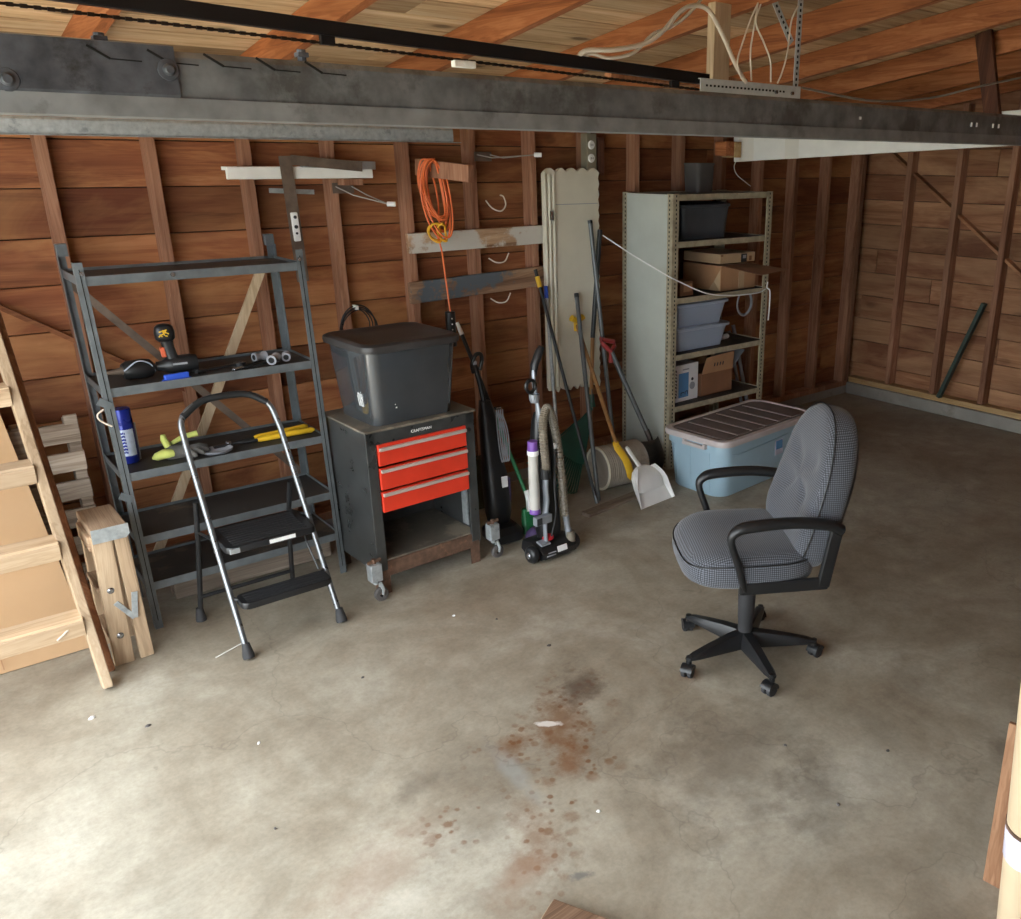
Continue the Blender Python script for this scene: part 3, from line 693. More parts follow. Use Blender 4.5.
for i, (x, z, lab) in enumerate(((2.70, 1.70, 'bent wire hook on the stud above the two nailed boards'), (2.70, 1.41, 'bent wire hook between the two nailed boards'), (2.70, 1.18, 'bent wire hook just under the blue grey nailed board'))):
    P = [(x - .03, YB - .0, z + .02), (x - .02, YB - .05, z - .02), (x + .02, YB - .075, z - .035), (x + .055, YB - .07, z - .005), (x + .05, YB - .06, z + .04), (x + .03, YB - .055, z + .05)]
    if i: P = [(x - .03, YB, z - .01), (x - .01, YB - .05, z - .03), (x + .04, YB - .06, z - .025), (x + .07, YB - .06, z + .02)]
    cable('wall_hook', P, .004, M['wirewhite'], lab, 'hook', 'bent wire hooks on the back wall')
t = thing('outlet_box', 'metal outlet box with two white sockets above the cream folding door', 'outlet', (3.385, 4.343, 1.985))
MB().box((0, 0, 0), (.075, .06, .21)).build('box', M['conduitbox'], t, bevel=.004)
for dz in (.04, -.035):
    f = MB().lathe([(.0, .006), (.022, .006), (.026, 0), (0, 0)], 14, Matrix.Translation((-.003, -.03, dz)) @ Matrix.Rotation(PI / 2, 4, 'X')).build('socket', M['whiteplastic'], t, smooth=40)
    MB().box((-.01, -.0368, dz), (.003, .002, .012)).box((.004, -.0368, dz), (.003, .002, .012)).build('slot', M['hole'], f)
MB().cyl((.01, .01, .10), (.01, .01, .46), .011, n=10).build('conduit', M['galv'], t, smooth=40)
tag(MB().box((3.465, 4.35, 1.96), (.05, .05, .22)).box((3.465, 4.322, 1.96), (.044, .008, .19)).build('wall_mount_box', M['darkwood_z'], bevel=.004), 'brown metal junction box to the right of the outlet', 'box')

# cream folding door panel
t = thing('folding_door', 'folded cream vinyl folding door with a scalloped top leaning on the studs', 'folding door', (3.215, 4.30, .57))
pts = []
n_ = 60
def outl(n_=60, w_=.40, h_=1.325):
    p = [(-w_ / 2, 0.0)]
    for i in range(19):
        u = i / 18; p.append((-w_ / 2 + .03 + (w_ - .06) * u, .018 * math.sin(i * 2.4) - .012 * u))
    p.append((w_ / 2, -.03))
    k = 44
    for i in range(1, k): p.append((w_ / 2 + (.006 if i % 2 else -.003), -.03 + (h_ + .03) * i / k))
    for i in range(37):
        u = i / 36; p.append((w_ / 2 - w_ * u, h_ - .022 * (1 - abs(math.sin(u * PI * 5))) ))
    return p
MB().prism(outl(), -.012, .012, Matrix.Rotation(PI / 2, 4, 'X')).build('front_panel', M['cream'], t, bevel=.002)
for i, x in enumerate((-.2, -.17, -.14)):
    MB().tube([(x, -.012, .02), (x, -.014, 1.29)], .012, 8).build('pleat', M['cream'], t, smooth=50)
MB().prism([(a * .97, b_ * .985 + .01) for a, b_ in outl()], -.03, -.016, Matrix.Rotation(PI / 2, 4, 'X')).build('back_panel', M['cream'], t)
MB().box((.02, -.0135, 1.12), (.34, .002, .004)).build('crease', M['printgrey'], t)
MB().box((-.165, -.028, 1.06), (.02, .012, .055)).build('latch', M['chrome'], t, bevel=.003)
t = thing('hanging_wire_coil', 'loops of dark wire hanging on the siding behind the charcoal tote', 'wire coil', (1.80, 4.30, 1.125))
random.seed(2)
for k in range(5):
    rr = random.uniform(.055, .10); ox = random.uniform(-.03, .03); oz = random.uniform(-.025, .025)
    MB().tube([(ox + rr * math.cos(a * PI / 12), -.01 * k + .012 * math.sin(a * PI / 6), oz + rr * math.sin(a * PI / 12)) for a in range(24)], .0035, 6, closed=True).build('loop', M['poledark'], t, smooth=60)
MB().box((.0, -.03, .095), (.012, .05, .02)).build('tie', M['whiteplastic'], t)

# ------------------------------------------------------------------ left corner: step ladder, sheet, pallet, stool ladder
t = thing('stepladder', 'tall folded wooden stepladder leaning at the left edge, light front rails', 'ladder', (.1, 3.47, 0))
def rail(px, x1, y0, y1, z1, w_, d_, mat, name, skew=0):
    return MB().bar((px, y0, .005), (x1, y1, z1), w_, d_, (1, 0, 0)).build(name, mat, t, bevel=.004)
TZ = 1.75; LN = .372
for s_, x0, x1 in ((1, .219, .146), (-1, -.31, -.25)):
    rail(x0, x1, 0, LN * TZ, TZ, .078, .034, M['pine_z'], 'front_rail')
    rail(x0 + .055 * s_ - .02, x1 + .05 * s_ - .02, .115, LN * TZ + .03, TZ - .05, .045, .026, M['ladderdark'], 'rear_rail')
for i, z in enumerate((.285, .565, .845, 1.125, 1.405)):
    xr = .219 - .073 * z / TZ - .012; xl = -.31 + .06 * z / TZ + .012
    y = LN * z
    MB().box(((xr + xl) / 2, y - .012, z), (xr - xl, .10, .022), RX(-.0)).build('tread', M['pine'], t, bevel=.003)
    MB().box(((xr + xl) / 2, y - .058, z - .03), (xr - xl, .016, .062)).build('tread_brace', M['pine'], t, bevel=.003)
MB().tube([(.19, .07, .285), (.10, .02, .245)], .004, 6).build('tie_rod', M['wirewhite'], t)
t = thing('cardboard_sheet', 'large plain tan cardboard sheet standing behind the tall stepladder', 'cardboard', (0, 3.84, 0))
q = [Vector((-.30, 0, .003)), Vector((.335, 0, .003)), Vector((.225, .35, 1.05)), Vector((-.36, .35, 1.05))]
MB().add(q + [v + Vector((0, .012, -.004)) for v in q], [(0, 1, 2, 3), (7, 6, 5, 4), (0, 4, 5, 1), (1, 5, 6, 2), (2, 6, 7, 3), (3, 7, 4, 0)]).build('sheet', M['cardsheet'], t, bevel=.002)
MB().bar((.03, -.003, .02), (-.03, .342, 1.04), .004, .002, (0, 1, 0)).build('fold', M['card'], t)
t = thing('pallet', 'weathered grey wooden pallet standing on end against the siding', 'pallet', (.28, 4.26, 0))
for k in range(7):
    MB().box((0, -.045, .06 + .128 * k), (.43, .018, .085)).build('slat', M['grey_x'], t, bevel=.003)
for x in (-.19, 0, .19):
    MB().box((x, .0, .44), (.045, .075, .88)).build('stringer', M['grey_x'], t, bevel=.003)
MB().box((.19, -.047, .885), (.05, .02, .04)).build('slat_end', M['grey_x'], t, bevel=.003)
t = thing('wooden_step_stool', 'short folded wooden step stool with a metal edged cap, beside the tall stepladder', 'step stool', (.452, 3.74, 0), .02)
for yy in (-.108, .108):
    MB().bar((-.045, yy, 0), (-.035, yy, .56), .07, .034, (0, 1, 0)).build('leg', M['worn_z'], t, bevel=.003)
    MB().bar((.038, yy, .0), (.03, yy, .56), .05, .03, (0, 1, 0)).build('leg', M['worn_z'], t, bevel=.003)
for z in (.13, .33): MB().box((-.052, 0, z), (.06, .19, .02)).build('step', M['worn_y'], t, bevel=.002)
for z in (.08, .3): MB().box((.045, 0, z), (.02, .19, .05)).build('back_rail', M['worn_y'], t, bevel=.002)
cp_ = MB().box((-.005, 0, .577), (.125, .27, .034)).build('cap', M['worn_y'], t, bevel=.005)
MB().prism([(-.064, -.036), (.05, -.036), (.064, -.022), (.064, .02), (-.064, .02)], .1355, .1385, Matrix.Translation((-.004, 0, .575)) @ Matrix.Rotation(PI / 2, 4, 'X')).build('metal_edge', M['galv'], cp_)
MB().box((-.045, 0, .53), (.07, .2, .06)).build('apron', M['worn_y'], t, bevel=.003)
for z in (.33, .13):
    MB().lathe([(0, .006), (.006, .006), (.009, .003), (.013, .002), (.013, 0), (0, 0)], 12, Matrix.Translation((-.042, -.126, z)) @ Matrix.Rotation(PI / 2, 4, 'X')).build('rivet', M['chrome'], t, smooth=40)
MB().bar((-.035, -.129, .275), (.02, -.129, .19), .02, .004, (0, 1, 0)).bar((.02, -.131, .19), (.036, -.131, .3), .022, .004, (0, 1, 0)).build('folding_brace', M['galv'], t, bevel=.001)

# ------------------------------------------------------------------ charcoal shelf unit
SX0, SX1, SY0, SY1 = .572, 1.432, 3.83, 4.19
t = thing('metal_shelving', 'open charcoal steel shelving with five shelves and tools on it', 'shelving', (SX0, SY0, 0))
W_, D_ = SX1 - SX0, SY1 - SY0
RK = -.02                                        # the old unit leans a little to the left
def rack(v): return Vector((v.x + RK * v.z, v.y, v.z))
def angle_post(x, y, sx, sy, h, mat, w_=.034, par=None, name='post', holes=False, rk=False):
    mb = MB().box((x + sx * w_ / 2, y, h / 2), (w_, .003, h)).box((x, y + sy * w_ / 2, h / 2), (.003, w_, h))
    if holes:
        n_ = int(h / .026)
        for k in range(n_):
            z = .02 + k * .026
            mb.box((x + sx * w_ * .55, y - sy * .0018, z), (.008, .001, .013), mi=1)
            mb.box((x - sx * .0018, y + sy * w_ * .55, z), (.001, .008, .013), mi=1)
    if rk: mb.deform(rack)
    return mb.build(name, [mat, M['hole']], par)
for x, y, sx, sy in ((0, 0, 1, 1), (W_, 0, -1, 1), (0, D_, 1, -1), (W_, D_, -1, -1)):
    angle_post(x, y, sx, sy, 1.565, M['shelfmetal'], .03, t, rk=True)
    MB().box((x + sx * .015, y - sy * .0022, .79), (.003, .0015, 1.5)).deform(rack).build('post_groove', M['hole'], t)
for z in (1.50, 1.063, .705, .42, .205):
    sh = MB().box((W_ / 2, D_ / 2, z - .002), (W_ - .012, D_ - .012, .004)).deform(rack).build('shelf', M['shelfdeck'], t)
    for nm, y in (('front_lip', .006), ('back_lip', D_ - .006)):
        MB().box((W_ / 2, y, z - .006), (W_ - .008, .004, .036)).deform(rack).build(nm, M['shelfmetal'], sh, bevel=.001)
    for x in (.006, W_ - .006):
        MB().box((x, D_ / 2, z - .006), (.004, D_ - .012, .034)).deform(rack).build('end_lip', M['shelfmetal'], sh, bevel=.001)
MB().bar((.02, D_ + .012, 1.46), (.86, D_ + .012, .40), .032, .004, (0, 1, 0)).deform(rack).build('cross_brace', M['brownsteel'], t)
MB().bar((.80, D_ + .02, 1.46), (.08, D_ + .02, .10), .04, .014, (0, 1, 0)).deform(rack).build('wood_brace', M['pine_z'], t)
for z in (.62, 1.02): MB().box((.0, -.004, z), (.05, .004, .03), RY(.6)).deform(rack).build('gusset', M['shelfmetal'], t)
MB().tube(catmull([(-.01, -.01, 1.0), (-.035, -.02, .985), (-.03, -.02, .96), (.005, -.02, .93)], 5), .0035, 6).deform(rack).build('wire_twist', M['wirewhite'], t)
for x, y, z in ((.02, -.003, 1.525), (.84, -.003, 1.525), (.33, -.001, 1.498)): MB().cyl((x, y + .003, z), (x, y - .008, z), .009, n=8).deform(rack).build('bolt', M['chrome'], t)
for x in (.02, .84): MB().box((x, D_ - .01, 1.585), (.04, .03, .05)).deform(rack).build('cap_bracket', M['shelfmetal'], t, bevel=.002)
tag(MB().box((1.08, 4.10, .045), (.74, .09, .085)).build('timber_offcut', M['grey_x'], bevel=.006), 'pale timber offcut lying on the floor under the charcoal shelving', 'timber')
# drill
Z1 = 1.0655
t = thing('cordless_drill', 'dark cordless drill resting upside down on the second shelf, yellow emblem on top', 'drill', (.845, 3.985, Z1), -.1)
bd = MB().lathe([(0, -.075), (.02, -.072), (.022, -.05), (.034, -.03), (.039, -.01), (.04, .06), (.034, .085), (0, .09)], 18, Matrix.Translation((.015, 0, .041)) @ Matrix.Rotation(PI / 2, 4, 'Y')).build('motor_body', M['black'], t, smooth=50)
MB().box((.03, -.0385, .05), (.055, .003, .008)).build('lettering', M['printgrey'], bd)
MB().rings([[Vector((x * s_ + ox, y * s_, z)) for x, y in rrect(.05, .044, .018)] for z, s_, ox in ((.06, 1.1, .012), (.085, .92, .006), (.12, .9, .0), (.15, 1.0, -.004))]).build('grip', M['black'], t, smooth=50)
MB().box((-.024, -.006, .10), (.018, .022, .042), RY(-.1)).build('trigger', M['orangered'], t, bevel=.003)
bt = MB().rings([[Vector((x * s_ - .006, y * s_, z)) for x, y in rrect(.075, .062, .028)] for z, s_ in ((.145, .75), (.155, 1.0), (.185, 1.05), (.205, .92), (.215, .6), (.218, .2))]).build('battery', M['blacksatin'], t, smooth=50)
mb = MB()
for a in range(8): mb.bar((-.02 + .013 * math.cos(a), -.033, .182 + .014 * math.sin(a * 1.7)), (-.006 + .013 * math.cos(a + 1.3), -.033, .182 + .014 * math.sin(a * 1.7 + 1.2)), .004, .003, (0, 1, 0))
mb.build('yellow_emblem', M['yellow'], bt)
t = thing('rotary_tool', 'dark rotary tool with a long thin spindle lying left of the drill', 'power tool', (.715, 3.975, Z1), .1)
MB().lathe([(0, -.06), (.03, -.058), (.04, -.04), (.042, .02), (.036, .05), (.02, .062), (0, .063)], 18, Matrix.Translation((0, 0, .043)) @ Matrix.Rotation(PI / 2, 4, 'Y')).build('motor_body', M['black'], t, smooth=50)
MB().tube([(-.05, 0, .045), (-.09, .0, .045), (-.15, .01, .043)], [.02, .011, .004], 10).build('spindle', M['brownsteel'], t, smooth=50)
MB().tube(catmull([(-.06, -.03, .05), (-.01, -.045, .085), (.035, -.04, .07), (.06, -.02, .03)], 4), .003, 6).build('clear_strip', M['binclear'], t, smooth=50)
tag(MB().box((.83, 3.86, Z1 + .017), (.095, .02, .026), RZ(.08)).box((.83, 3.862, Z1 + .005), (.11, .03, .008), RZ(.08)).build('tape_holder', M['bluecloth'], bevel=.004), 'small bright blue plastic piece at the front of the second shelf', 'blue piece')
t = thing('wrench', 'dark steel wrench lying flat in the middle of the second shelf', 'wrench', (1.03, 3.96, Z1), .2)
MB().box((0, 0, .008), (.16, .022, .012)).build('shank', M['poledark'], t, bevel=.003)
MB().lathe([(.012, 0), (.026, 0), (.026, .016), (.012, .016)], 14, Matrix.Translation((.09, 0, 0))).build('ring_end', M['poledark'], t, smooth=40)
MB().prism([(-.11, -.022), (-.075, -.02), (-.07, .02), (-.11, .024), (-.115, .008), (-.09, .004), (-.09, -.004), (-.115, -.008)], 0, .016).build('open_end', M['poledark'], t, bevel=.002)
t = thing('pliers', 'slim dark pliers lying on the second shelf', 'pliers', (1.12, 3.9, Z1), .5)
MB().tube(catmull([(-.02, .004, .008), (.03, .02, .008), (.1, .024, .008)], 4), .006, 7).build('handle', M['black'], t, smooth=50)
MB().tube(catmull([(-.02, -.004, .008), (.03, -.02, .008), (.1, -.024, .008)], 4), .006, 7).build('handle', M['black'], t, smooth=50)
MB().bar((-.075, 0, .008), (-.015, 0, .008), .02, .012, (0, 0, 1)).build('jaws', M['chrome'], t, bevel=.003)
def fitting(label, x, y, rz, r, ln):
    t = thing('pipe_fitting', label, 'pipe fitting', (x, y, Z1), rz, 'pipe fittings on the second shelf')
    MB().lathe([(r * .62, -ln / 2), (r, -ln / 2), (r, -ln / 2 + .012), (r * .85, -ln / 2 + .016), (r * .85, ln / 2 - .016), (r, ln / 2 - .012), (r, ln / 2), (r * .62, ln / 2)], 16, Matrix.Translation((0, 0, r)) @ Matrix.Rotation(PI / 2, 4, 'Y')).build('body', M['printgrey'], t, smooth=40)
    MB().cyl((-ln / 2 - .0005, 0, r), (-ln / 2 + .004, 0, r), r * .6, n=14).build('bore', M['hole'], t)
fitting('grey pipe fitting with its open end facing the doorway, on the second shelf', 1.25, 3.92, .9, .022, .07)
fitting('grey pipe fitting farther back on the second shelf', 1.22, 4.02, .3, .02, .06)
fitting('grey pipe fitting nearest the right post on the second shelf', 1.315, 3.95, 1.2, .02, .055)
# third shelf
Z2 = .7075
t = thing('wipes_tub', 'tall blue can with a pale vertical label at the left end of the third shelf', 'can', (.632, 4.03, Z2))
MB().lathe([(0, 0), (.036, 0), (.038, .004), (.038, .165), (.036, .17), (0, .17)], 24).build('body', M['canblue'], t, smooth=40)
MB().lathe([(0, .17), (.037, .17), (.0375, .175), (.036, .23), (.033, .236), (0, .236)], 24).build('lid', M['canblue'], t, smooth=40)
lab = MB()
for k in range(9):
    a0 = -2.25 + .16 * k; a1 = a0 + .16
    lab.add([(.0386 * math.cos(a), .0386 * math.sin(a), z) for z in (.035, .15) for a in (a0, a1)], [(0, 1, 3, 2)])
lo_ = lab.build('label', M['canlabel'], t, smooth=60)
mb = MB(); random.seed(8)
for k in range(7):
    z = .135 - .014 * k; a = -1.95
    for q in range(3):
        aa = a + .13 * (q - 1) + .02 * random.random()
        mb.box((.0395 * math.cos(aa), .0395 * math.sin(aa), z + .002 * (q % 2)), (.0035 + .003 * random.random(), .002, .008), RZ(aa + PI / 2))
mb.build('lettering', M['canblue'], lo_)
MB().tube([(.042, .01, .0), (.043, .008, .165)], .0035, 6).build('straw', M['printgrey'], t)
t = thing('work_glove', 'lime and grey work glove crumpled on the third shelf beside the blue can', 'glove', (.80, 3.975, Z2), .0)
MB().rings([[Vector((x * sx + ox, y * sy + oy, z)) for x, y in rrect(.1, .075, .03)] for z, sx, sy, ox, oy in ((0, .9, .9, 0, 0), (.012, 1.05, 1.05, 0, 0), (.035, .95, .9, .005, .0), (.05, .55, .5, .01, 0))]).build('palm', M['glovegrey'], t, smooth=60)
for k, (a, l) in enumerate(((-1.15, .075), (-.85, .085), (-.5, .085), (-.15, .07))):
    p = Vector((.03 + .012 * k, -.03 + .016 * k, .02)); d = Vector((math.cos(a), math.sin(a), 0))
    MB().tube([p, p + d * l * .5 + Vector((0, 0, .008)), p + d * l * .9 + Vector((0, 0, -.003)), p + d * l + Vector((0, 0, -.006))], [.015, .014, .011, .004], 8).build('finger', M['glovegrey'], t, smooth=60)
MB().tube([(-.02, -.02, .025), (-.05, -.028, .03), (-.08, -.018, .02), (-.092, -.01, .014)], [.026, .03, .024, .01], 9, flat=.7).build('cuff', M['hivis'], t, smooth=60)
MB().tube([(-.02, .02, .04), (-.03, .04, .075), (-.03, .04, .095)], [.016, .014, .01], 8).build('thumb', M['hivis'], t, smooth=60)
MB().tube([(.0, .04, .05), (.05, .06, .065), (.11, .06, .07)], [.01, .012, .014], 8).build('strap', M['hivis'], t, smooth=60)
tag(MB().lathe([(0, 0), (.05, 0), (.062, .006), (.066, .016), (.06, .014), (.05, .008), (0, .006)], 20, Matrix.Translation((.955, 3.92, Z2)) @ Matrix.Scale(.8, 4, (0, 1, 0))).build('soap_dish', M['printgrey'], smooth=50), 'small shallow grey dish on the third shelf', 'dish')
def bolt_cutter(label, x, y, rz, sc_):
    t = thing('loppers', label, 'cutters', (x, y, Z2), rz)
    for s_ in (-1, 1):
        MB().tube(catmull([(-.12, -s_ * .004, .014), (-.05, s_ * .016, .014), (.0, s_ * .022, .014)], 4), .008, 8).build('arm', M['poledark'], t, smooth=50)
        MB().tube([(-.005, s_ * .022, .015), (.01, s_ * .023, .015), (.15, s_ * .03, .015), (.24, s_ * .036, .015), (.255, s_ * .038, .015)], [.009, .0125, .013, .0145, .007], 10).build('grip', M['yellow'], t, smooth=50)
    MB().bar((-.19, .004, .014), (-.11, 0, .014), .03, .012, (0, 0, 1)).build('jaw', M['black'], t, bevel=.004)
    MB().cyl((-.125, 0, .005), (-.125, 0, .026), .012, n=12).build('pivot', M['chrome'], t, smooth=40)
bolt_cutter('yellow handled cutters lying along the right half of the third shelf', 1.14, 3.965, .04, 1)

# ------------------------------------------------------------------ folding step stool
t = thing('folding_step_stool', 'black and silver folding step stool with a tall hoop handle', 'step stool', (1.0, 3.5, 0))
LP = []
def leg(s_, z): 
    xb = .213 if s_ > 0 else -.197; xt = .165 if s_ > 0 else -.215
    u = z / .95
    return Vector((xb + (xt - xb) * u, -.175 + .46 * z + (.04 if s_ > 0 else 0) * (1 - u), z))
hoop = [leg(-1, .03), leg(-1, .4), leg(-1, .83)]
top = catmull([leg(-1, .83), leg(-1, .93) + Vector((.015, 0, 0)), Vector((-.10, -.175 + .46 * .985, .985)), Vector((.06, -.175 + .46 * .985, .985)), leg(1, .935) + Vector((-.02, 0, 0)), leg(1, .83)], 6)
MB().tube([leg(-1, .02), leg(-1, .4)] + top + [leg(1, .4), leg(1, .02)], .0125, 12).build('hoop_frame', M['stooltube'], t, smooth=50)
MB().tube(catmull([leg(-1, .935) + Vector((.018, 0, 0)), Vector((-.10, -.175 + .46 * .985, .985)), Vector((.06, -.175 + .46 * .985, .985)), leg(1, .94) + Vector((-.022, 0, 0))], 6), .0145, 12).build('hand_grip', M['poledark'], t, smooth=50)
for s_ in (-1, 1):
    p = leg(s_, .0)
    MB().lathe([(0, 0), (.023, 0), (.024, .012), (.017, .05), (.0155, .062), (0, .062)], 14, Matrix.Translation((p.x, p.y + .0, 0)) @ Matrix.Rotation(-.3, 4, 'X') @ Matrix.Translation((0, 0, .006))).build('foot', M['rubber'], t, smooth=50)
    x0 = -.255 if s_ < 0 else .155; x1 = -.225 if s_ < 0 else .16
    rl = MB().tube([(x0, .285, .02), (x1, .25, .35), (x1 + (-.0) , .15, .60)], .011, 10).build('rear_leg', M['black'], t, smooth=50)
    MB().lathe([(0, 0), (.022, 0), (.022, .012), (.016, .05), (.0145, .06), (0, .06)], 14, Matrix.Translation((x0, .286, 0.002))).build('rear_foot', M['rubber'], t, smooth=50)
    MB().tube([leg(s_, .46) + Vector((.0, .0, 0)), Vector((x1, .235, .44))], .006, 8).build('step_link', M['black'], t)
MB().tube([(-.245, .27, .12), (.155, .27, .12)], .009, 8).build('rear_bar', M['black'], t)
MB().tube([(-.23, .245, .40), (.16, .245, .40)], .009, 8).build('rear_bar', M['black'], t)
def step(yf, yb, z, xl, xr, nm):
    w_, d_ = xr - xl, yb - yf
    return MB().rings([[Vector((x * s_ + (xl + xr) / 2, y * s_ + (yf + yb) / 2, zz_)) for x, y in rrect(w_, d_, .03)] for zz_, s_ in ((z - .028, .97), (z - .024, 1.0), (z - .004, 1.0), (z, .985))]).build(nm, M['blacksatin'], t, smooth=40)
u_ = step(-.09, .17, .46, -.195, .17, 'upper_step')
MB().box((.025, -.0915, .447), (.105, .003, .016)).build('label', M['whiteplastic'], u_)
mb = MB()
for k in range(9): mb.box((-.012, -.06 + .025 * k, .4605), (.30, .006, .002))
mb.build('tread_ridge', M['rubber'], u_)
MB().box((-.165, -.091, .446), (.04, .004, .022)).build('end_cap', M['galv'], u_, bevel=.002)
l_ = step(-.155, -.045, .235, -.185, .19, 'lower_step')
mb = MB()
for k in range(4): mb.box((0, -.135 + .023 * k, .2355), (.32, .006, .002))
mb.build('tread_ridge', M['rubber'], l_)
for s_ in (-1, 1): MB().tube([leg(s_, .235) , leg(s_, .235) + Vector((-.03 * s_, -.02, -.01))], .008, 8).build('bracket', M['black'], t)
MB().tube([(.155, .06, .44), (.15, .0, .36), (.165, -.06, .25)], .004, 6).build('link_rod', M['black'], t)

# ------------------------------------------------------------------ tool cabinet and tote
t = thing('tool_cabinet', 'charcoal rolling tool cabinet with three red drawers under the black tote', 'tool cabinet', (1.452, 3.485, 0), .04)
CW, CD, CH = .56, .43, .80
def frame_poly(): pass
MB().box((.004, CD / 2, .455), (.012, CD, .69)).build('side_panel', M['toolbox'], t, bevel=.004)
MB().box((CW - .004, CD / 2, .455), (.012, CD, .69)).build('side_panel', M['toolbox'], t, bevel=.004)
MB().box((CW / 2, CD - .006, .46), (CW, .008, .66)).build('back_panel', M['toolbox'], t)
MB().box((.024, .006, .46), (.052, .016, .68)).build('front_post', M['toolbox'], t, bevel=.005)
MB().box((CW - .024, .006, .46), (.052, .016, .68)).build('front_post', M['toolbox'], t, bevel=.005)
MB().box((CW / 2, .006, .765), (CW, .016, .065)).build('front_apron', M['toolbox'], t, bevel=.004)
MB().box((CW / 2, CD / 2 - .004, .80), (CW + .016, CD + .016, .012)).build('top', M['tooltop'], t, bevel=.004)
for i, (z0, z1) in enumerate(((.634, .735), (.519, .622), (.410, .508))):
    d = MB().box((CW / 2, .0, (z0 + z1) / 2), (CW - .104, .022, z1 - z0)).build('drawer', M['red'], t, bevel=.003)
    MB().box((CW / 2, .20, (z0 + z1) / 2 - .005), (CW - .12, .38, z1 - z0 - .02)).build('drawer_box', M['toolbox'], d)
    zz_ = z1 - (.022 if i == 0 else .012)
    MB().bar((.054, -.017, zz_), (CW - .054, -.017, zz_), .014, .016, (0, 0, 1)).build('pull', M['trimlight'], d, bevel=.003)
bd = MB().box((.275, -.003, .762), (.112, .003, .020)).build('badge', M['printdark'], t, bevel=.001)
def text(s_, size, mat, parent, loc, rot, name='lettering', ext=.0008, sx=1.0):
    cu = bpy.data.curves.new(name, 'FONT'); cu.body = s_; cu.size = size; cu.extrude = ext; cu.align_x = 'CENTER'; cu.align_y = 'CENTER'
    ob = bpy.data.objects.new(name + '_tmp', cu); COL.objects.link(ob)
    me = bpy.data.meshes.new_from_object(ob.evaluated_get(bpy.context.evaluated_depsgraph_get()))
    bpy.data.objects.remove(ob); bpy.data.curves.remove(cu)
    Mx = Matrix.Translation(Vector(loc)) @ rot.to_4x4() @ Matrix.Diagonal((sx, 1, 1, 1))
    me.transform(Mx); me.materials.clear(); me.materials.append(mat)
    o = bpy.data.objects.new(name, me); COL.objects.link(o); o.parent = parent
    return o
text('CRAFTSMAN', .0195, M['whiteplastic'], bd, (.275, -.0052, .763), RX(PI / 2), sx=.95)
MB().box((CW / 2, CD / 2, .165), (CW - .03, CD - .02, .008)).build('bottom_shelf', M['tooltop'], t)
MB().box((CW / 2, .006, .125), (CW - .09, .012, .075)).build('lower_rail', M['rust'], t, bevel=.003)
MB().box((CW - .016, .10, .31), (.006, .05, .26)).build('runner', M['galv'], t)
for x, sx in ((.012, 1), (CW - .012, -1)):
    for y, sy in ((.004, 1), (CD - .004, -1)):
        MB().box((x + sx * .02, y, .075), (.052, .006, .15)).box((x - sx * .004, y + sy * .024, .075), (.006, .052, .15)).build('foot', M['rust'], t, bevel=.001)
def caster(px, py, a, sc_=1.0):
    br = MB().box((px, py, .15), (.055, .05, .085)).build('caster_bracket', M['galv'], t, bevel=.004)
    MB().bar((px - .03, py, .2), (px + .035, py, .205), .012, .012, (0, 0, 1)).cyl((px, py, .19), (px, py, .215), .01).build('lever', M['rust'], br)
    MB().cyl((px, py, .12), (px, py, .088), .011, n=10).build('stem', M['galv'], br)
    c, s_ = math.cos(a), math.sin(a); wx, wy = px + .02 * c, py + .02 * s_
    MB().tube([(wx - .0, wy, .09), (wx + .006, wy - .017, .06), (wx, wy - .017, .036)], [.009, .008, .006], 6).tube([(wx, wy, .09), (wx + .006, wy + .017, .06), (wx, wy + .017, .036)], [.009, .008, .006], 6).build('fork', M['galv'], br, smooth=50)
    MB().lathe([(.012, -.011), (.03, -.011), (.034, -.007), (.034, .007), (.03, .011), (.012, .011)], 18, Matrix.Translation((wx, wy, .0345)) @ Matrix.Rotation(PI / 2, 4, 'X')).build('wheel', M['tubgrey'], br, smooth=40)
caster(-.035, -.035, -.3); caster(CW + .065, -.015, -.2); caster(CW + .03, CD - .04, 0)
t = thing('storage_tote', 'charcoal plastic tote with a dusty lid sitting on the tool cabinet', 'tote', (1.715, 3.70, .8065), .05)
def toterings(w0, d0, w1, d1, h, r0, r1):
    return [[Vector((x, y, z)) for x, y in rrect(w0 + (w1 - w0) * u, d0 + (d1 - d0) * u, r0 + (r1 - r0) * u, 6)] for u, z in ((-.02, 0), (.0, .012), (.5, h * .5), (1.0, h))]
MB().rings(toterings(.41, .35, .455, .42, .345, .05, .055)).build('body', M['totegrey'], t, smooth=50)
MB().rings([[Vector((x, y, z)) for x, y in rrect(w_, d_, .06, 6)] for w_, d_, z in ((.47, .435, .335), (.49, .455, .338), (.495, .46, .352), (.49, .455, .366), (.465, .43, .374), (.425, .39, .374), (.405, .37, .368), (.2, .2, .368))]).build('lid', M['totelid'], t, smooth=35)
mb = MB(); random.seed(4)
for k in range(9): mb.lathe([(0, 0), (.0025 + .0025 * random.random(), 0), (0, .002)], 7, Matrix.Translation((-.214 - .0004 * k, -.10 + .05 * random.random(), .09 + .06 * random.random())) @ Matrix.Rotation(-PI / 2, 4, 'Y'))
for k in range(4): mb.tube([(-.217, -.06 - .012 * k, .14), (-.215, -.055 - .012 * k, .11 + .01 * (k % 2)), (-.213, -.06 - .012 * k, .08)], .0016, 5)
mb.build('paint_splash', M['whiteplastic'], t)
MB().box((-.10, -.1845, .075), (.006, .002, .006)).box((-.105, -.186, .09), (.004, .002, .004)).build('paint_spot', M['whiteplastic'], t)

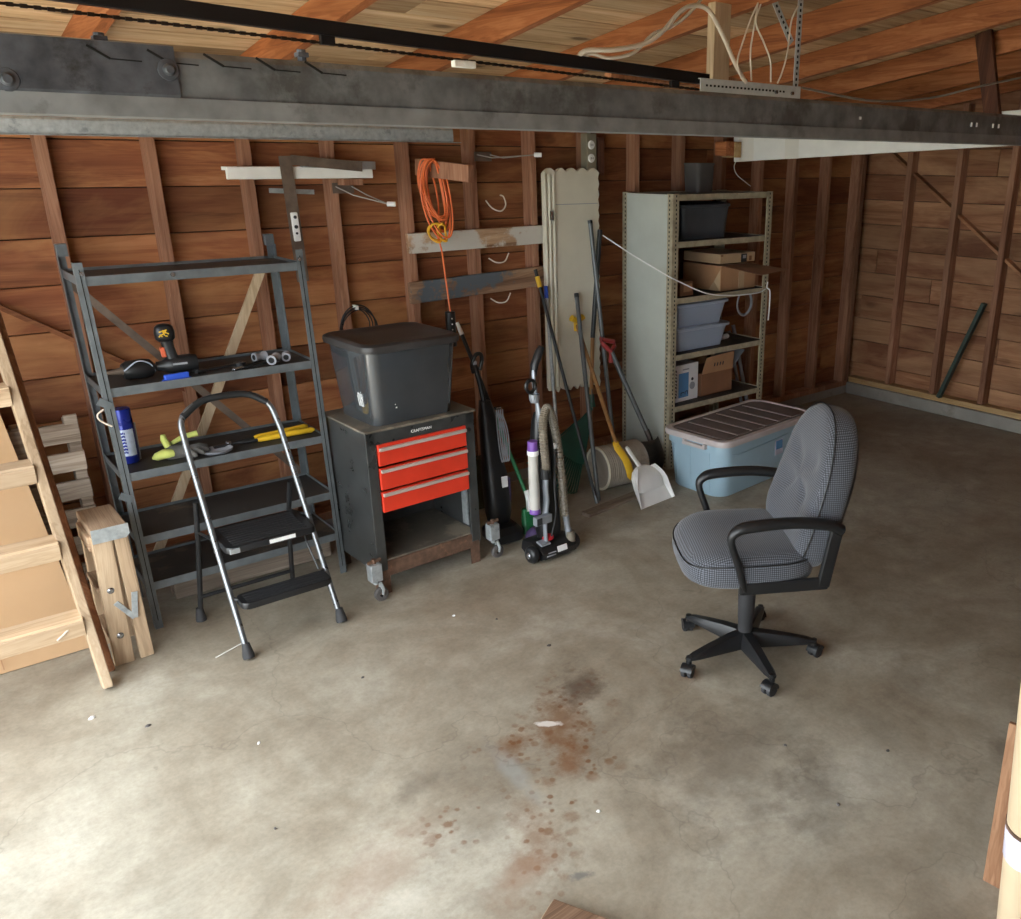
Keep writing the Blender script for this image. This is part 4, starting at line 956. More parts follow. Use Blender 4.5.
# ------------------------------------------------------------------ vacuums, broom and poles
t = thing('upright_vacuum', 'black upright vacuum with a looped ribbed hose and clear canister', 'vacuum', (2.33, 3.34, 0), .04)
hd = MB().rings([[Vector((x, y, z)) for y, z in [(-.07 * s_, .02), (-.05 * s_, .012), (.1 * s_, .012), (.13 * s_, .03), (.12 * s_, .075 * s_), (.03, .095 * s_), (-.04, .08 * s_), (-.072 * s_, .05)]] for x, s_ in ((-.105, .92), (-.09, 1), (.10, 1), (.115, .92))]).build('brush_head', M['blacksatin'], t, smooth=40)
for s_ in (-1, 1):
    wl = MB().lathe([(0, .022), (.02, .022), (.036, .018), (.044, .008), (.046, -.002), (.044, -.016), (.03, -.02), (0, -.02)], 22, Matrix.Translation((s_ * .135 - .003, -.015, .0465)) @ Matrix.Rotation(PI / 2 * s_, 4, 'Y')).build('wheel', M['black'], t, smooth=40)
    MB().lathe([(0, .028), (.014, .027), (.018, .022), (0, .021)], 14, Matrix.Translation((s_ * .135 - .003, -.015, .0465)) @ Matrix.Rotation(PI / 2 * s_, 4, 'Y')).build('hub_cap', M['chrome'], wl, smooth=40)
for k in range(4): MB().tube([(-.09 + .005 * k, -.074, .03 + .008 * k), (-.03, -.076, .03 + .008 * k)], .003, 5).build('roller_rib', M['printgrey' if k % 2 else 'rubber'], hd)
MB().box((-.065, -.02, .092), (.06, .05, .012), RX(.2)).build('head_cover', M['silver'], hd, bevel=.005)
MB().box((.015, -.072, .058), (.06, .003, .03), RX(-.25)).build('label', M['boxwhite'], hd)
MB().lathe([(0, .03), (.02, .026), (.032, .012), (.034, 0), (0, 0)], 16, Matrix.Translation((-.02, .0, .095)) @ Matrix.Scale(.7, 4, (0, 1, 0))).build('pedal', M['redmark'], t, smooth=50)
MB().rings([[Vector((x * s_ + ox, y * s_ + .045 + oy, z)) for x, y in rrect(.128, .09, .035)] for z, s_, ox, oy in ((.07, .9, .02, 0), (.14, 1.05, .015, 0), (.4, 1.0, .012, .02), (.6, .9, .012, .03), (.70, .7, .012, .035), (.75, .4, .005, .035))]).build('body', M['blacksatin'], t, smooth=45)
MB().tube(catmull([(-.05, -.02, .10), (-.052, -.02, .22), (-.04, -.02, .32), (-.045, -.022, .40), (-.035, -.02, .52), (-.03, 0, .64), (-.045, .02, .80), (-.052, .035, .93), (-.042, .05, 1.0)], 5), [.014] * 6 + [.02] * 24 + [.014] * 11, 12, flat=.7).build('spine', M['silver'], t, smooth=50)
MB().tube([(-.046, .045, .95), (-.035, .05, 1.0), (-.002, .052, 1.06), (.012, .05, 1.085)], [.018, .024, .024, .016], 12, flat=.8).build('hand_grip', M['black'], t, smooth=50)
MB().tube([(-.098 + .026 * math.cos(a * PI / 8), .0, .915 + .03 * math.sin(a * PI / 8)) for a in range(16)], .009, 7, closed=True).build('cord_hook', M['blacksatin'], t, smooth=50)
MB().lathe([(0, 0), (.018, .003), (.026, .02), (.026, .045), (.022, .045), (.02, .02), (0, .01)], 14, Matrix.Translation((-.082, -.005, .83))).build('tool_cup', M['silver'], t, smooth=50)
hp = catmull([(.085, -.01, .20), (.073, -.014, .34), (.055, -.02, .48), (.036, -.022, .62), (.006, -.026, .745), (-.03, -.034, .80), (-.062, -.042, .74), (-.066, -.05, .62), (-.06, -.054, .52), (-.062, -.052, .485)], 18)
rad = [.023 if i % 2 else .019 for i in range(len(hp))]
MB().tube(hp, rad, 12).build('hose', M['hose'], t)
MB().lathe([(0, -.02), (.024, -.02), (.024, .03), (.018, .034), (0, .034)], 14, Matrix.Translation((-.062, -.051, .47))).build('hose_elbow', M['black'], t, smooth=40)
MB().tube([(.10, -.03, .08), (.092, -.02, .14), (.087, -.012, .215)], [.022, .016, .0165], 12).build('hose_tube', M['silver'], t, smooth=40)
MB().lathe([(0, -.03), (.024, -.03), (.026, .0), (.022, .04), (0, .04)], 14, Matrix.Translation((.10, -.035, .075))).build('hose_port', M['hose'], t, smooth=40)
CT = Matrix.Translation((-.106, -.012, 0))
cn = MB().lathe([(0, .29), (.027, .29), (.027, .34), (.025, .58), (0, .58)], 18, CT).build('canister', M['cloudy'], t, smooth=40)
MB().lathe([(0, .595), (.027, .595), (.025, .645), (0, .645)], 18, CT).build('canister_cap', M['purple'], cn, smooth=40)
MB().lathe([(.025, .572), (.029, .575), (.029, .597), (.025, .597)], 18, CT).build('canister_ring', M['whiteplastic'], cn, smooth=40)
MB().lathe([(0, .265), (.028, .265), (.028, .285), (.024, .292), (0, .292)], 18, CT).build('canister_base', M['purple'], cn, smooth=40)
MB().box((-.085, -.045, .235), (.10, .03, .045)).build('clip_block', M['silver'], t, bevel=.004)
MB().box((-.115, -.062, .235), (.03, .004, .034)).build('clip_mark', M['printdark'], t)
MB().box((.012, -.035, .60), (.012, .012, .03)).build('white_tab', M['whiteplastic'], t, bevel=.002)
MB().tube(catmull([(-.02, -.03, .12), (0, -.045, .25), (-.005, -.045, .4), (.01, -.04, .58)], 5), .005, 6).build('cord', M['rubber'], t)
t = thing('upright_vacuum', 'all black upright vacuum with looped cord between the tool cabinet and the other vacuum', 'vacuum', (2.25, 3.74, 0), -.1)
MB().rings([[Vector((x * s_, y * s_ - .07, z)) for x, y in rrect(.19, .2, .05)] for z, s_ in ((.012, .95), (.02, 1), (.06, .98), (.09, .7))]).build('brush_head', M['blacksatin'], t, smooth=40)
MB().rings([[Vector((x * s_, y * s_ + oy, z)) for x, y in rrect(.12, .10, .04)] for z, s_, oy in ((.07, .9, -.03), (.15, 1.15, -.03), (.36, 1.1, .0), (.44, .9, .02), (.66, .75, .05), (.74, .5, .07))]).build('bag_body', M['black'], t, smooth=45)
MB().box((.03, -.062, .32), (.035, .004, .06), RX(-.06)).build('label', M['boxwhite'], t)
MB().box((.066, -.02, .26), (.01, .06, .14)).build('side_strip', M['purpledark'], t, bevel=.003)
MB().tube(catmull([(0, .07, .70), (-.01, .09, .82), (-.025, .10, .90), (-.035, .10, .94)], 5), .014, 10).build('handle_tube', M['blacksatin'], t, smooth=50)
MB().tube(catmull([(-.04, .10, .89), (-.05, .09, .94), (-.03, .085, .985), (.0, .09, .985), (.01, .10, .95), (-.005, .1, .90)], 5), .011, 9).build('loop_grip', M['blacksatin'], t, smooth=50)
MB().box((-.038, .083, .945), (.02, .01, .02)).build('switch', M['printgrey'], t, bevel=.002)
for k in range(4):
    x = .03 + .012 * k
    MB().tube(catmull([(x, -.005, .70 - .01 * k), (x + .012, -.03, .58), (x + .015, -.03, .46), (x + .006, -.035, .42), (x - .004, -.03, .48), (x - .004, -.01, .62), (x, -.005, .70)], 5), .0035, 6).build('cord_loop', M['printgrey'], t, smooth=60)
MB().box((.04, .0, .71), (.03, .03, .015)).build('cord_hook', M['chrome'], t, bevel=.003)
tag(MB().rings([[Vector((x * s_ + 2.36, y * s_ + 3.52, z)) for x, y in rrect(.13, .09, .04)] for z, s_ in ((0, .8), (.03, 1.0), (.06, .85), (.085, .4))]).build('cloth_bag', M['purpledark'], smooth=60), 'small dark purple bag on the floor beside the black vacuum', 'bag')
tag(MB().rings([[Vector((x * s_ + 2.42, y * s_ + 4.16, z)) for x, y in rrect(.20, .12, .05)] for z, s_ in ((0, .9), (.1, 1.0), (.22, .95), (.30, .5))]).build('olive_sack', M['olive'], smooth=60), 'dark olive sack on the floor by the siding behind the vacuums', 'sack')
t = thing('broom', 'green broom with a black upper handle and white hanging tip leaning behind the tote', 'broom', (2.42, 3.66, 0))
A, B_ = Vector((-.135, .44, 1.11)), Vector((.0, .03, .20))
mid = A.lerp(B_, .55)
MB().tube([A.lerp(B_, .06), mid], .011, 9).build('upper_handle', M['poledark'], t, smooth=50)
MB().tube([mid, B_], .011, 9).build('lower_handle', M['green'], t, smooth=50)
MB().tube([A, A.lerp(B_, .07)], [.009, .013], 9).build('hanging_tip', M['whiteplastic'], t, smooth=50)
MB().tube([B_ + Vector((0, 0, .03)), B_ + Vector((.0, -.02, -.02)), B_ + Vector((0, -.03, -.08))], [.016, .018, .022], 10).build('neck', M['whiteplastic'], t, smooth=50)
MB().rings([[Vector((x * s_, y * s_ + oy, z)) for x, y in rrect(.10, .04, .015)] for z, s_, oy in ((.003, 1.25, -.01), (.06, 1.1, .0), (.13, .8, .02))]).build('bristles', M['green'], t, smooth=40)
def pole(name, label, cat, A, B_, r, mat, extra=None, n=10):
    t = thing(name, label, cat, (B_[0], B_[1], 0))
    off = Vector((-B_[0], -B_[1], 0)); A, B_ = Vector(A) + off, Vector(B_) + off
    MB().tube([A, B_], r, n).build('shaft', mat, t, smooth=50)
    for nm, u0, u1, rr, m2 in (extra or []):
        MB().tube([A.lerp(B_, u0), A.lerp(B_, u1)], rr, n).build(nm, m2, t, smooth=50)
    return t
pole('extension_pole', 'thin black pole with a yellow collar leaning on the blue grey nailed board', 'pole', (2.93, 4.285, 1.325), (2.945, 3.735, .002), .010, M['poledark'], [('yellow_collar', .03, .075, .014, M['yellow']), ('end_cap', 0, .03, .011, M['black']), ('tip', .965, 1, .012, M['polegrey'])])
pole('extension_pole', 'silver pole with a blue grip standing behind the black pole with the yellow collar', 'pole', (2.985, 4.262, 1.225), (2.74, 3.80, .002), .0105, M['galv'], [('blue_grip', 0, .055, .013, M['bluecloth'])])
pole('extension_pole', 'medium grey pole in front of the yellow hand grip, by the drum', 'pole', (3.20, 4.245, 1.165), (2.975, 3.76, .002), .0135, M['polegrey'], [('end_cap', 0, .02, .0145, M['poledark'])])
pole('extension_pole', 'tallest grey pole leaning on the cream folding door', 'pole', (3.322, 4.258, 1.595), (3.40, 4.10, .002), .0135, M['polegrey'], [('end_cap', 0, .012, .0145, M['poledark'])])
# leaf rake
t = thing('leaf_rake', 'dark green leaf rake with a tan handle standing fan down by the cream door', 'rake', (3.1, 4.0, 0))
T0, T1, T2, T3 = Vector((.303, .262, 1.535)), Vector((.213, .232, .88)), Vector((.185, .215, .52)), Vector((.18, .20, .44))
MB().tube([T0, T1], .0145, 10).build('dark_grip', M['poledark'], t, smooth=50)
MB().tube([T1, T2], .013, 10).build('tan_handle', M['handle'], t, smooth=50)
MB().tube([T2, T3], [.016, .02], 10).build('socket', M['rakegreen'], t, smooth=50)
MB().tube([T2 + Vector((-.01, -.018, .04)), T2 + Vector((-.01, -.025, -.10))], .004, 6).build('rivet_strip', M['polegrey'], t)
# fan: root at T3, tips spread to the floor
tips = []
for k in range(17):
    u = k / 16
    tips.append(Vector((-.50 + .33 * u, -.08 - .0 * u, .27 * (1 - u) ** 1.6 + .012)))
sheet = []
for row, f in ((0, .0), (1, .25), (2, .5), (3, .66)):
    sheet.append([T3.lerp(p, f) + Vector((0, -.02 * math.sin(f * PI), 0)) for p in tips])
vs = [p for r in sheet for p in r] + [p + Vector((0, .006, 0)) for r in sheet for p in r]
fs = []; nn = 17; off = nn * 4
for r in range(3):
    for k in range(nn - 1):
        a = r * nn + k
        fs += [(a, a + 1, a + nn + 1, a + nn), (off + a, off + a + nn, off + a + nn + 1, off + a + 1)]
MB().add(vs, fs).build('fan', M['rakegreen'], t, smooth=60)
mb = MB()
for p in tips:
    mb.tube([T3.lerp(p, .3), T3.lerp(p, .9), p + Vector((0, -.0, .012)), p + Vector((0, .03, -.005))], .006, 5)
mb.build('tines', M['rakegreen'], t)
# yellow bladed ice scraper / broom
t = thing('long_scraper', 'tan handled scraper with a yellow blade and yellow hand grip leaning over the drum', 'scraper', (3.25, 3.72, 0))
H0, H1, H2 = Vector((-.05, .53, .985)), Vector((-.135, .03, .315)), Vector((-.05, -.005, .10))
MB().tube([H0, H1], .0125, 10).build('handle', M['handle'], t, smooth=50)
MB().tube(catmull([H1.lerp(H0, .04), H1, H1.lerp(H2, .5) + Vector((.012, -.004, .012)), H2], 5), [.02] * 5 + [.024] * 5 + [.026] * 5 + [.012], 12, flat=.5).build('blade', M['yellow'], t, smooth=50)
MB().tube([H0 + Vector((-.045, -.01, .035)), H0 + Vector((0, -.012, .01)), H0 + Vector((.045, -.01, .035))], [.02, .016, .02], 10).tube([H0 + Vector((0, 0, -.05)), H0 + Vector((0, -.005, .03))], [.016, .02], 10).build('hand_grip', M['yellow'], t, smooth=50)
# shovel
t = thing('round_shovel', 'round point shovel with a faded red handle grip leaning beside the grey shelving', 'shovel', (3.55, 3.86, 0))
S0, S1 = Vector((-.17, .27, .80)), Vector((-.01, .07, .235))
MB().tube([S0, S1], .016, 10).build('shaft', M['polegrey'], t, smooth=50)
MB().tube([S0 + Vector((0, 0, -.07)), S0, S0 + Vector((-.065, .01, .055)), S0 + Vector((-.075, .01, .085)), S0 + Vector((.03, .01, .055)), S0 + Vector((.035, .008, .03)), S0 + Vector((.0, .0, -.0))], [.019, .017, .014, .015, .015, .014, .014], 9).build('grip', M['shovelred'], t, smooth=50)
bl = []
nU, nV = 13, 11
for j in range(nV):
    v = j / (nV - 1)
    wdt = .105 * (1 - .25 * (1 - v) ** 3) * math.sqrt(max(0, 1 - (max(0, v - .45) / .56) ** 2.2))
    for i in range(nU):
        u = i / (nU - 1) * 2 - 1
        bl.append(Vector((-.02 + u * wdt * 1.1 + .015 * v, .055 - .05 * v + .03 * u * u - .012 * (1 - u * u), .235 - .232 * v)))
fs = [(j * nU + i, j * nU + i + 1, (j + 1) * nU + i + 1, (j + 1) * nU + i) for j in range(nV - 1) for i in range(nU - 1)]
bo = MB().add(bl, fs).build('blade', M['steelblade'], t, smooth=60)
so = bo.modifiers.new('thick', 'SOLIDIFY'); so.thickness = .004
MB().tube([S1 + Vector((-.015, .02, .06)), S1, Vector((-.012, .04, .17)), Vector((-.01, .025, .10))], [.019, .018, .013, .006], 9).build('socket', M['steelblade'], t, smooth=50)
# drum
t = thing('cable_drum', 'grey drum lying on its side behind the white dustpan', 'drum', (3.245, 3.90, .1385), -.1)
DM = Matrix.Rotation(.06, 4, 'X') @ Matrix.Rotation(PI / 2, 4, 'Y')
MB().lathe([(0, -.138), (.10, -.14), (.115, -.146), (.134, -.15), (.137, -.143), (.134, -.137)] + [(.1345 + .0012 * math.sin(k * 1.9) + .0008 * math.sin(k * .7), -.13 + .26 * k / 60) for k in range(61)] + [(.136, .138), (.137, .145), (.13, .15), (0, .148)], 30, DM).build('wall', M['spool'], t, smooth=40)
MB().lathe([(.122, -.152), (.137, -.152), (.138, -.144), (.122, -.146)], 30, DM).build('rim', M['cream'], t, smooth=40)
tag(MB().box((3.06, 3.66, .011), (.58, .07, .02), RZ(.12)).build('floor_plank', M['grey_x'], bevel=.003), 'thin weathered plank on the floor in front of the drum', 'plank') 
# dustpan
t = thing('dustpan', 'white dustpan propped up on its edge in front of the drum', 'dustpan', (3.22, 3.50, 0), .1)
pn = MB()
def pan(off):
    rows = []
    for j in range(8):
        v = j / 7
        wd = .15 * (1 - .22 * v - .9 * max(0, v - .6) ** 1.3)
        rows.append([Vector((u * wd, .005 + .13 * v + off, .003 + .185 * v + (.0 if abs(u) < .9 else .0))) for u in (-1, -.97, -.9, -.5, 0, .5, .9, .97, 1)])
    return rows
A_, B2 = pan(0), pan(.006)
vs = []
for r in A_:
    for i, p in enumerate(r):
        e = (.045, .045, 0, 0, 0, 0, 0, .045, .045)[i] * min(1, .25 + (p.z / .19))
        vs.append(p + Vector((0, -e, e * .6)))
b_ = len(vs)
for r in A_:
    for i, p in enumerate(r):
        e = (.045, .04, -.004, -.004, -.004, -.004, -.004, .04, .045)[i] * min(1, .25 + (p.z / .19))
        vs.append(p + Vector((0, -e + .005, e * .6 - .0)))
fs = []
for j in range(7):
    for i in range(8):
        a = j * 9 + i
        fs += [(a, a + 1, a + 10, a + 9), (b_ + a, b_ + a + 9, b_ + a + 10, b_ + a + 1)]
for i in range(8): fs += [(i, b_ + i, b_ + i + 1, i + 1), (63 + i, 63 + i + 1, b_ + 63 + i + 1, b_ + 63 + i)]
for j in range(7): fs += [(j * 9, j * 9 + 9, b_ + j * 9 + 9, b_ + j * 9), (j * 9 + 8, b_ + j * 9 + 8, b_ + j * 9 + 17, j * 9 + 17)]
MB().add(vs, fs).build('pan', M['whiteplastic'], t, smooth=40)
MB().rings([[Vector((x * s_, y * s_ * .5 + .12 + oy, z)) for x, y in rrect(.235, .13, .06)] for z, s_, oy in ((.085, .98, -.055), (.12, 1.03, -.04), (.155, .98, -.02), (.185, .78, .0), (.205, .4, .015), (.21, .15, .02))]).build('hood', M['whiteplastic'], t, smooth=60)
MB().tube([(0, .14, .19), (-.02, .165, .24), (-.055, .2, .315), (-.06, .205, .325)], [.022, .016, .018, .012], 10, flat=.7).build('handle', M['whiteplastic'], t, smooth=50)

# ------------------------------------------------------------------ grey shelving and what it holds
t = thing('metal_shelving', 'tall pale grey steel shelving with a solid left side panel and boxes', 'shelving', (3.675, 3.90, 0))
GW, GD, GH = .905, .468, 1.75
for x, y, sx, sy in ((0, 0, 1, 1), (GW, 0, -1, 1), (0, GD, 1, -1), (GW, GD, -1, -1)):
    angle_post(x, y, sx, sy, GH, M['postpaint'], .05, t, holes=True)
MB().box((-.003, GD / 2, .90), (.002, GD - .09, 1.69)).build('side_panel', M['shelfpaint'], t)
GZ = (1.74, 1.462, 1.118, .757, .415, .07)
for z in GZ:
    sh = MB().box((GW / 2, GD / 2, z - .002), (GW - .008, GD - .008, .004)).build('shelf', M['shelfdeck'], t)
    for nm, y in (('front_lip', .004), ('back_lip', GD - .004)): MB().box((GW / 2, y, z - .012), (GW - .03, .004, .036)).build(nm, M['postpaint'], sh, bevel=.001)
    MB().box((GW - .004, GD / 2, z - .012), (.004, GD - .03, .036)).build('end_lip', M['postpaint'], sh, bevel=.001)
def put(name, label, cat, loc, rz=0, group=None): return thing(name, label, cat, loc, rz, group)
def openbox(w_, d_, h, mat, par, th=.005):
    MB().box((0, 0, th / 2), (w_, d_, th)).build('base', mat, par)
    for s_ in (-1, 1):
        MB().box((0, s_ * (d_ / 2 - th / 2), h / 2), (w_, th, h)).build('side', mat, par)
        MB().box((s_ * (w_ / 2 - th / 2), 0, h / 2), (th, d_ - 2 * th, h)).build('side', mat, par)
t = put('plastic_tub', 'grey plastic tub standing on top of the grey shelving', 'tub', (4.185, 4.2, 1.7405))
MB().rings([[Vector((x * s_, y * s_, z)) for x, y in rrect(.155, .15, .03)] for z, s_ in ((0, .92), (.17, 1.02), (.175, 1.06), (.185, 1.05))]).build('body', M['tubgrey'], t, smooth=40)
t = put('storage_bin', 'smoky blue plastic bin under the top of the grey shelving', 'bin', (4.08, 4.17, 1.4625))
MB().rings(toterings(.40, .30, .43, .33, .20, .04, .04)).build('body', M['binblue'], t, smooth=50)
MB().rings([[Vector((x, y, z)) for x, y in rrect(w_, d_, .045, 5)] for w_, d_, z in ((.44, .34, .195), (.45, .35, .2), (.45, .35, .212), (.40, .30, .222))]).build('lid', M['binblue'], t, smooth=40)
t = put('cardboard_box', 'open brown cardboard box with a flap folded out, on the grey shelving', 'box', (4.356, 4.15, 1.1185), .0)
BW, BD, BH = .34, .36, .165
openbox(BW, BD, BH, M['card'], t)
def slab(P4, mat, nm, par, th=.004):
    P4 = [Vector(q) for q in P4]; n = (P4[1] - P4[0]).cross(P4[3] - P4[0]).normalized() * th
    return MB().add(P4 + [v - n for v in P4], [(0, 1, 2, 3), (7, 6, 5, 4), (0, 4, 5, 1), (1, 5, 6, 2), (2, 6, 7, 3), (3, 7, 4, 0)]).build(nm, mat, par)
slab([(-BW / 2 + .005, -BD / 2, BH), (.10, -BD / 2, BH), (.275, -BD / 2 - .20, BH - .035), (.01, -BD / 2 - .19, BH - .055)], M['carddark'], 'flap', t)
slab([(-BW / 2 - .001, -BD / 2 + .11, .003), (-BW / 2 - .001, -BD / 2 + .005, .003), (-BW / 2 - .001, -BD / 2 + .005, BH - .02), (-BW / 2 - .022, -BD / 2 + .04, BH * .4)], M['cardlight'], 'torn_corner', t, .002)
MB().box((BW / 2 - .14, -BD / 2 - .001, BH / 2 - .02), (.055, .002, BH - .05)).build('tape', M['cardlight'], t)
t = put('archive_box', 'light cardboard file box with a black latch set into the open brown box', 'box', (4.359, 4.157, 1.124), .0)
MB().box((0, 0, .078), (.29, .30, .156)).build('body', M['cardlight'], t, bevel=.002)
ld = MB().box((0, 0, .203), (.335, .35, .062)).build('lid', M['cardlight'], t, bevel=.003)
lt = MB().box((.055, -.178, .20), (.055, .006, .055)).build('latch', M['black'], ld, bevel=.003)
MB().box((.055, -.182, .208), (.03, .004, .022)).build('latch_hole', M['printgrey'], lt, bevel=.002)
MB().box((.12, -.177, .195), (.022, .003, .03)).box((-.158, -.177, .225), (.02, .003, .010)).build('mark', M['carddark'], ld)
t = put('small_carton', 'small worn carton at the left end behind the white string', 'carton', (3.88, 4.03, 1.1185), .1)
MB().box((0, 0, .045), (.13, .10, .09)).build('body', M['carddark'], t, bevel=.002)
MB().box((.01, -.051, .05), (.08, .002, .05)).build('print', M['card'], t)
t = put('storage_bin', 'frosted plastic bin, the lower of the two stacked on the grey shelving', 'bin', (4.035, 4.145, .7575))
MB().rings(toterings(.45, .31, .50, .36, .15, .05, .05)).build('body', M['frost'], t, smooth=50)
MB().rings([[Vector((x, y, z)) for x, y in rrect(w_, d_, .05, 5)] for w_, d_, z in ((.505, .365, .133), (.53, .385, .137), (.53, .385, .15), (.51, .37, .155))]).build('rim', M['binclear'], t, smooth=40)
b2 = dup(t, (4.015, 4.145, .914), 0, 'frosted plastic bin, the upper of the two stacked on the grey shelving')
t = put('folded_papers', 'pale folded contents lying inside the lower frosted bin', 'papers', (4.03, 4.14, .765))
MB().box((0, 0, .035), (.36, .24, .07)).build('stack', M['boxwhite'], t, bevel=.004)
t = put('paper_roll', 'short white roll lying beside the frosted bins', 'roll', (4.345, 4.09, .7575 + .018), .2)
MB().lathe([(.011, -.07), (.018, -.07), (.018, .07), (.011, .07)], 14, Matrix.Rotation(PI / 2, 4, 'Y')).build('body', M['whiteplastic'], t, smooth=40)
t = put('cable_loop', 'grey cable loop hanging inside the right post of the grey shelving', 'cable', (4.52, 4.05, 1.0))
MB().tube([(.075 * math.cos(a * PI / 12), .0, .085 * math.sin(a * PI / 12)) for a in range(24)], .006, 7, closed=True).tube([(.07 * math.cos(a * PI / 12) + .01, .012, .08 * math.sin(a * PI / 12)) for a in range(24)], .006, 7, closed=True).build('loop', M['printgrey'], t, smooth=50)
MB().box((0, .04, .09), (.01, .09, .012)).build('clip', M['galv'], t)
t = put('product_carton', 'white and blue printed carton at the left of the lower shelf', 'carton', (3.905, 4.07, .4155), .05)
MB().box((0, 0, .125), (.245, .155, .25)).build('body', M['boxwhite'], t, bevel=.002)
fr = MB().box((-.02, -.0785, .11), (.095, .002, .165)).build('blue_panel', M['printblue'], t)
mb = MB(); random.seed(6)
for k in range(9): mb.box((-.098, -.0785, .215 - .022 * k), (.014, .002, .006 + .008 * random.random())); mb.box((-.09, -.0785, .21 - .022 * k), (.006, .002, .014 * random.random() + .003))
for x, z, a, b_ in ((-.03, .06, .03, .006), (-.005, .055, .006, .02), (-.045, .052, .006, .02), (.01, .066, .02, .006), (.018, .055, .006, .018)): mb.box((x, -.0797, z), (a, .002, b_))
mb.cyl((.065, -.0775, .14), (.065, -.0797, .14), .011, n=12)
mb.build('lettering', M['printdark'], fr)
MB().cyl((.065, -.0775, .095), (.065, -.0795, .095), .026, n=18).box((-.0, -.0785, .215), (.06, .002, .008)).build('picture', M['printgrey'], fr)
t = put('cardboard_box', 'brown cardboard box with raised flaps beside the white and blue carton', 'box', (4.215, 4.12, .4155), .02)
openbox(.31, .24, .155, M['carddark'], t)
def flapm(p, q, r, s_, mat, nm='flap'):
    n = (Vector(q) - Vector(p)).cross(Vector(s_) - Vector(p)).normalized() * .004
    V4 = [Vector(x) for x in (p, q, r, s_)]
    MB().add(V4 + [v + n for v in V4], [(0, 1, 2, 3), (7, 6, 5, 4), (0, 4, 5, 1), (1, 5, 6, 2), (2, 6, 7, 3), (3, 7, 4, 0)]).build(nm, mat, t)
flapm((-.155, -.12, .155), (.155, -.12, .155), (.13, -.15, .285), (-.14, -.15, .275), M['card'])
flapm((.155, -.12, .155), (.155, .12, .155), (.29, .10, .255), (.285, -.11, .265), M['printgrey'])
flapm((-.155, .12, .155), (.155, .12, .155), (.14, .16, .25), (-.16, .16, .25), M['card'])
mb = MB()
for k in range(4): mb.bar((-.05 + .028 * k, -.138, .2), (-.05 + .028 * k, -.144, .225), .008, .002, (0, 1, 0))
mb.build('print', M['printdark'], t)
cable('tied_string', [(3.425, 4.26, 1.50), (3.50, 4.09, 1.40), (3.60, 3.93, 1.30), (3.69, 3.88, 1.245), (3.95, 3.87, 1.142), (4.2, 3.87, 1.105), (4.45, 3.875, 1.098), (4.54, 3.885, 1.115)], .0042, M['whiteplastic'], 'white string sagging from the folding door across the grey shelving', 'string')
cable('hanging_string', [(4.56, 3.885, 1.16), (4.545, 3.875, 1.125), (4.57, 3.87, 1.10), (4.575, 3.87, 1.0), (4.57, 3.87, .90)], .005, M['whiteplastic'], 'loose end of white string hanging on the right front post of the grey shelving', 'string')
for i, (x, y, z1, r) in enumerate(((4.70, 4.16, .74, .012), (4.745, 4.14, .78, .014))):
    tag(MB().tube([(x + .03, y, .001), (x, 4.355, z1)], r, 9).build('upright_pipe', M['printgrey'], smooth=50), ('shorter pale pipe leaning on the studs right of the grey shelving', 'taller pale pipe leaning on the studs right of the grey shelving')[i], 'pipe', 'pipes beside the grey shelving')

# ------------------------------------------------------------------ light blue tote
t = thing('storage_tote', 'large light blue tote with a dusty taupe ribbed lid on the floor', 'tote', (3.985, 3.55, 0), .09)
MB().rings([[Vector((x, y, z)) for x, y in rrect(w_, d_, r, 7)] for w_, d_, r, z in ((.88, .40, .09, 0), (.90, .42, .095, .012), (.925, .45, .09, .2), (.935, .465, .085, .29), (.95, .48, .08, .292), (.95, .48, .08, .345))]).build('body', M['blue'], t, smooth=40)
ld = MB().rings([[Vector((x, y, z)) for x, y in rrect(w_, d_, .085, 7)] for w_, d_, z in ((.955, .485, .335), (.985, .515, .338), (.99, .52, .355), (.98, .51, .372), (.955, .485, .376), (.93, .46, .376), (.915, .445, .368))]).build('lid_rim', M['lidrim'], t, smooth=35)
tp = MB().rings([[Vector((x, y, z)) for x, y in rrect(.92, .45, .07, 6)] for z in (.355, .369)])
for x0 in (-.44, -.30, -.16, -.02, .12, .26): tp.box((x0 + .075, 0, .371), (.118, .40, .008))
lp = tp.build('lid_panel', M['lidtaupe'], ld, bevel=.002)
for x0 in (-.297, -.157, -.017, .123, .263): MB().box((x0 - .003 + .006, 0, .3715), (.004, .39, .004)).build('lid_groove', M['lidrim'], lp)
MB().bar((.492, -.13, .325), (.492, .06, .325), .024, .022, (0, 0, 1)).build('handle', M['lidrim'], t, bevel=.005)
MB().box((-.486, -.02, .315), (.03, .17, .022)).box((-.486, -.10, .322), (.03, .02, .035)).box((-.486, .06, .322), (.03, .02, .035)).build('handle', M['lidrim'], t, bevel=.005)
for y in (-.12, .03, .15): MB().tube([(-.467, y, .28), (-.462, y, .18), (-.45, y, .03)], .004, 6).build('rib', M['blue'], t, smooth=50)
lbx = MB().box((.10, -.2315, .22), (.085, .003, .105), RX(-.06)).build('label', M['tape'], t)
MB().box((.10, -.2335, .232), (.07, .002, .055), RX(-.06)).build('label_print', M['printblue'], lbx)
mb = MB()
for k in range(3): mb.box((.085 + .008 * k, -.2338, .184 - .006 * k), (.05 - .012 * k, .002, .003), RX(-.06))
mb.build('lettering', M['printdark'], lbx)
MB().tube(catmull([(-.40, -.2355, .285), (-.33, -.238, .268), (-.2, -.2385, .272), (.1, -.239, .285), (.4, -.2395, .298)], 5), .003, 6).build('moulded_line', M['blue'], t)

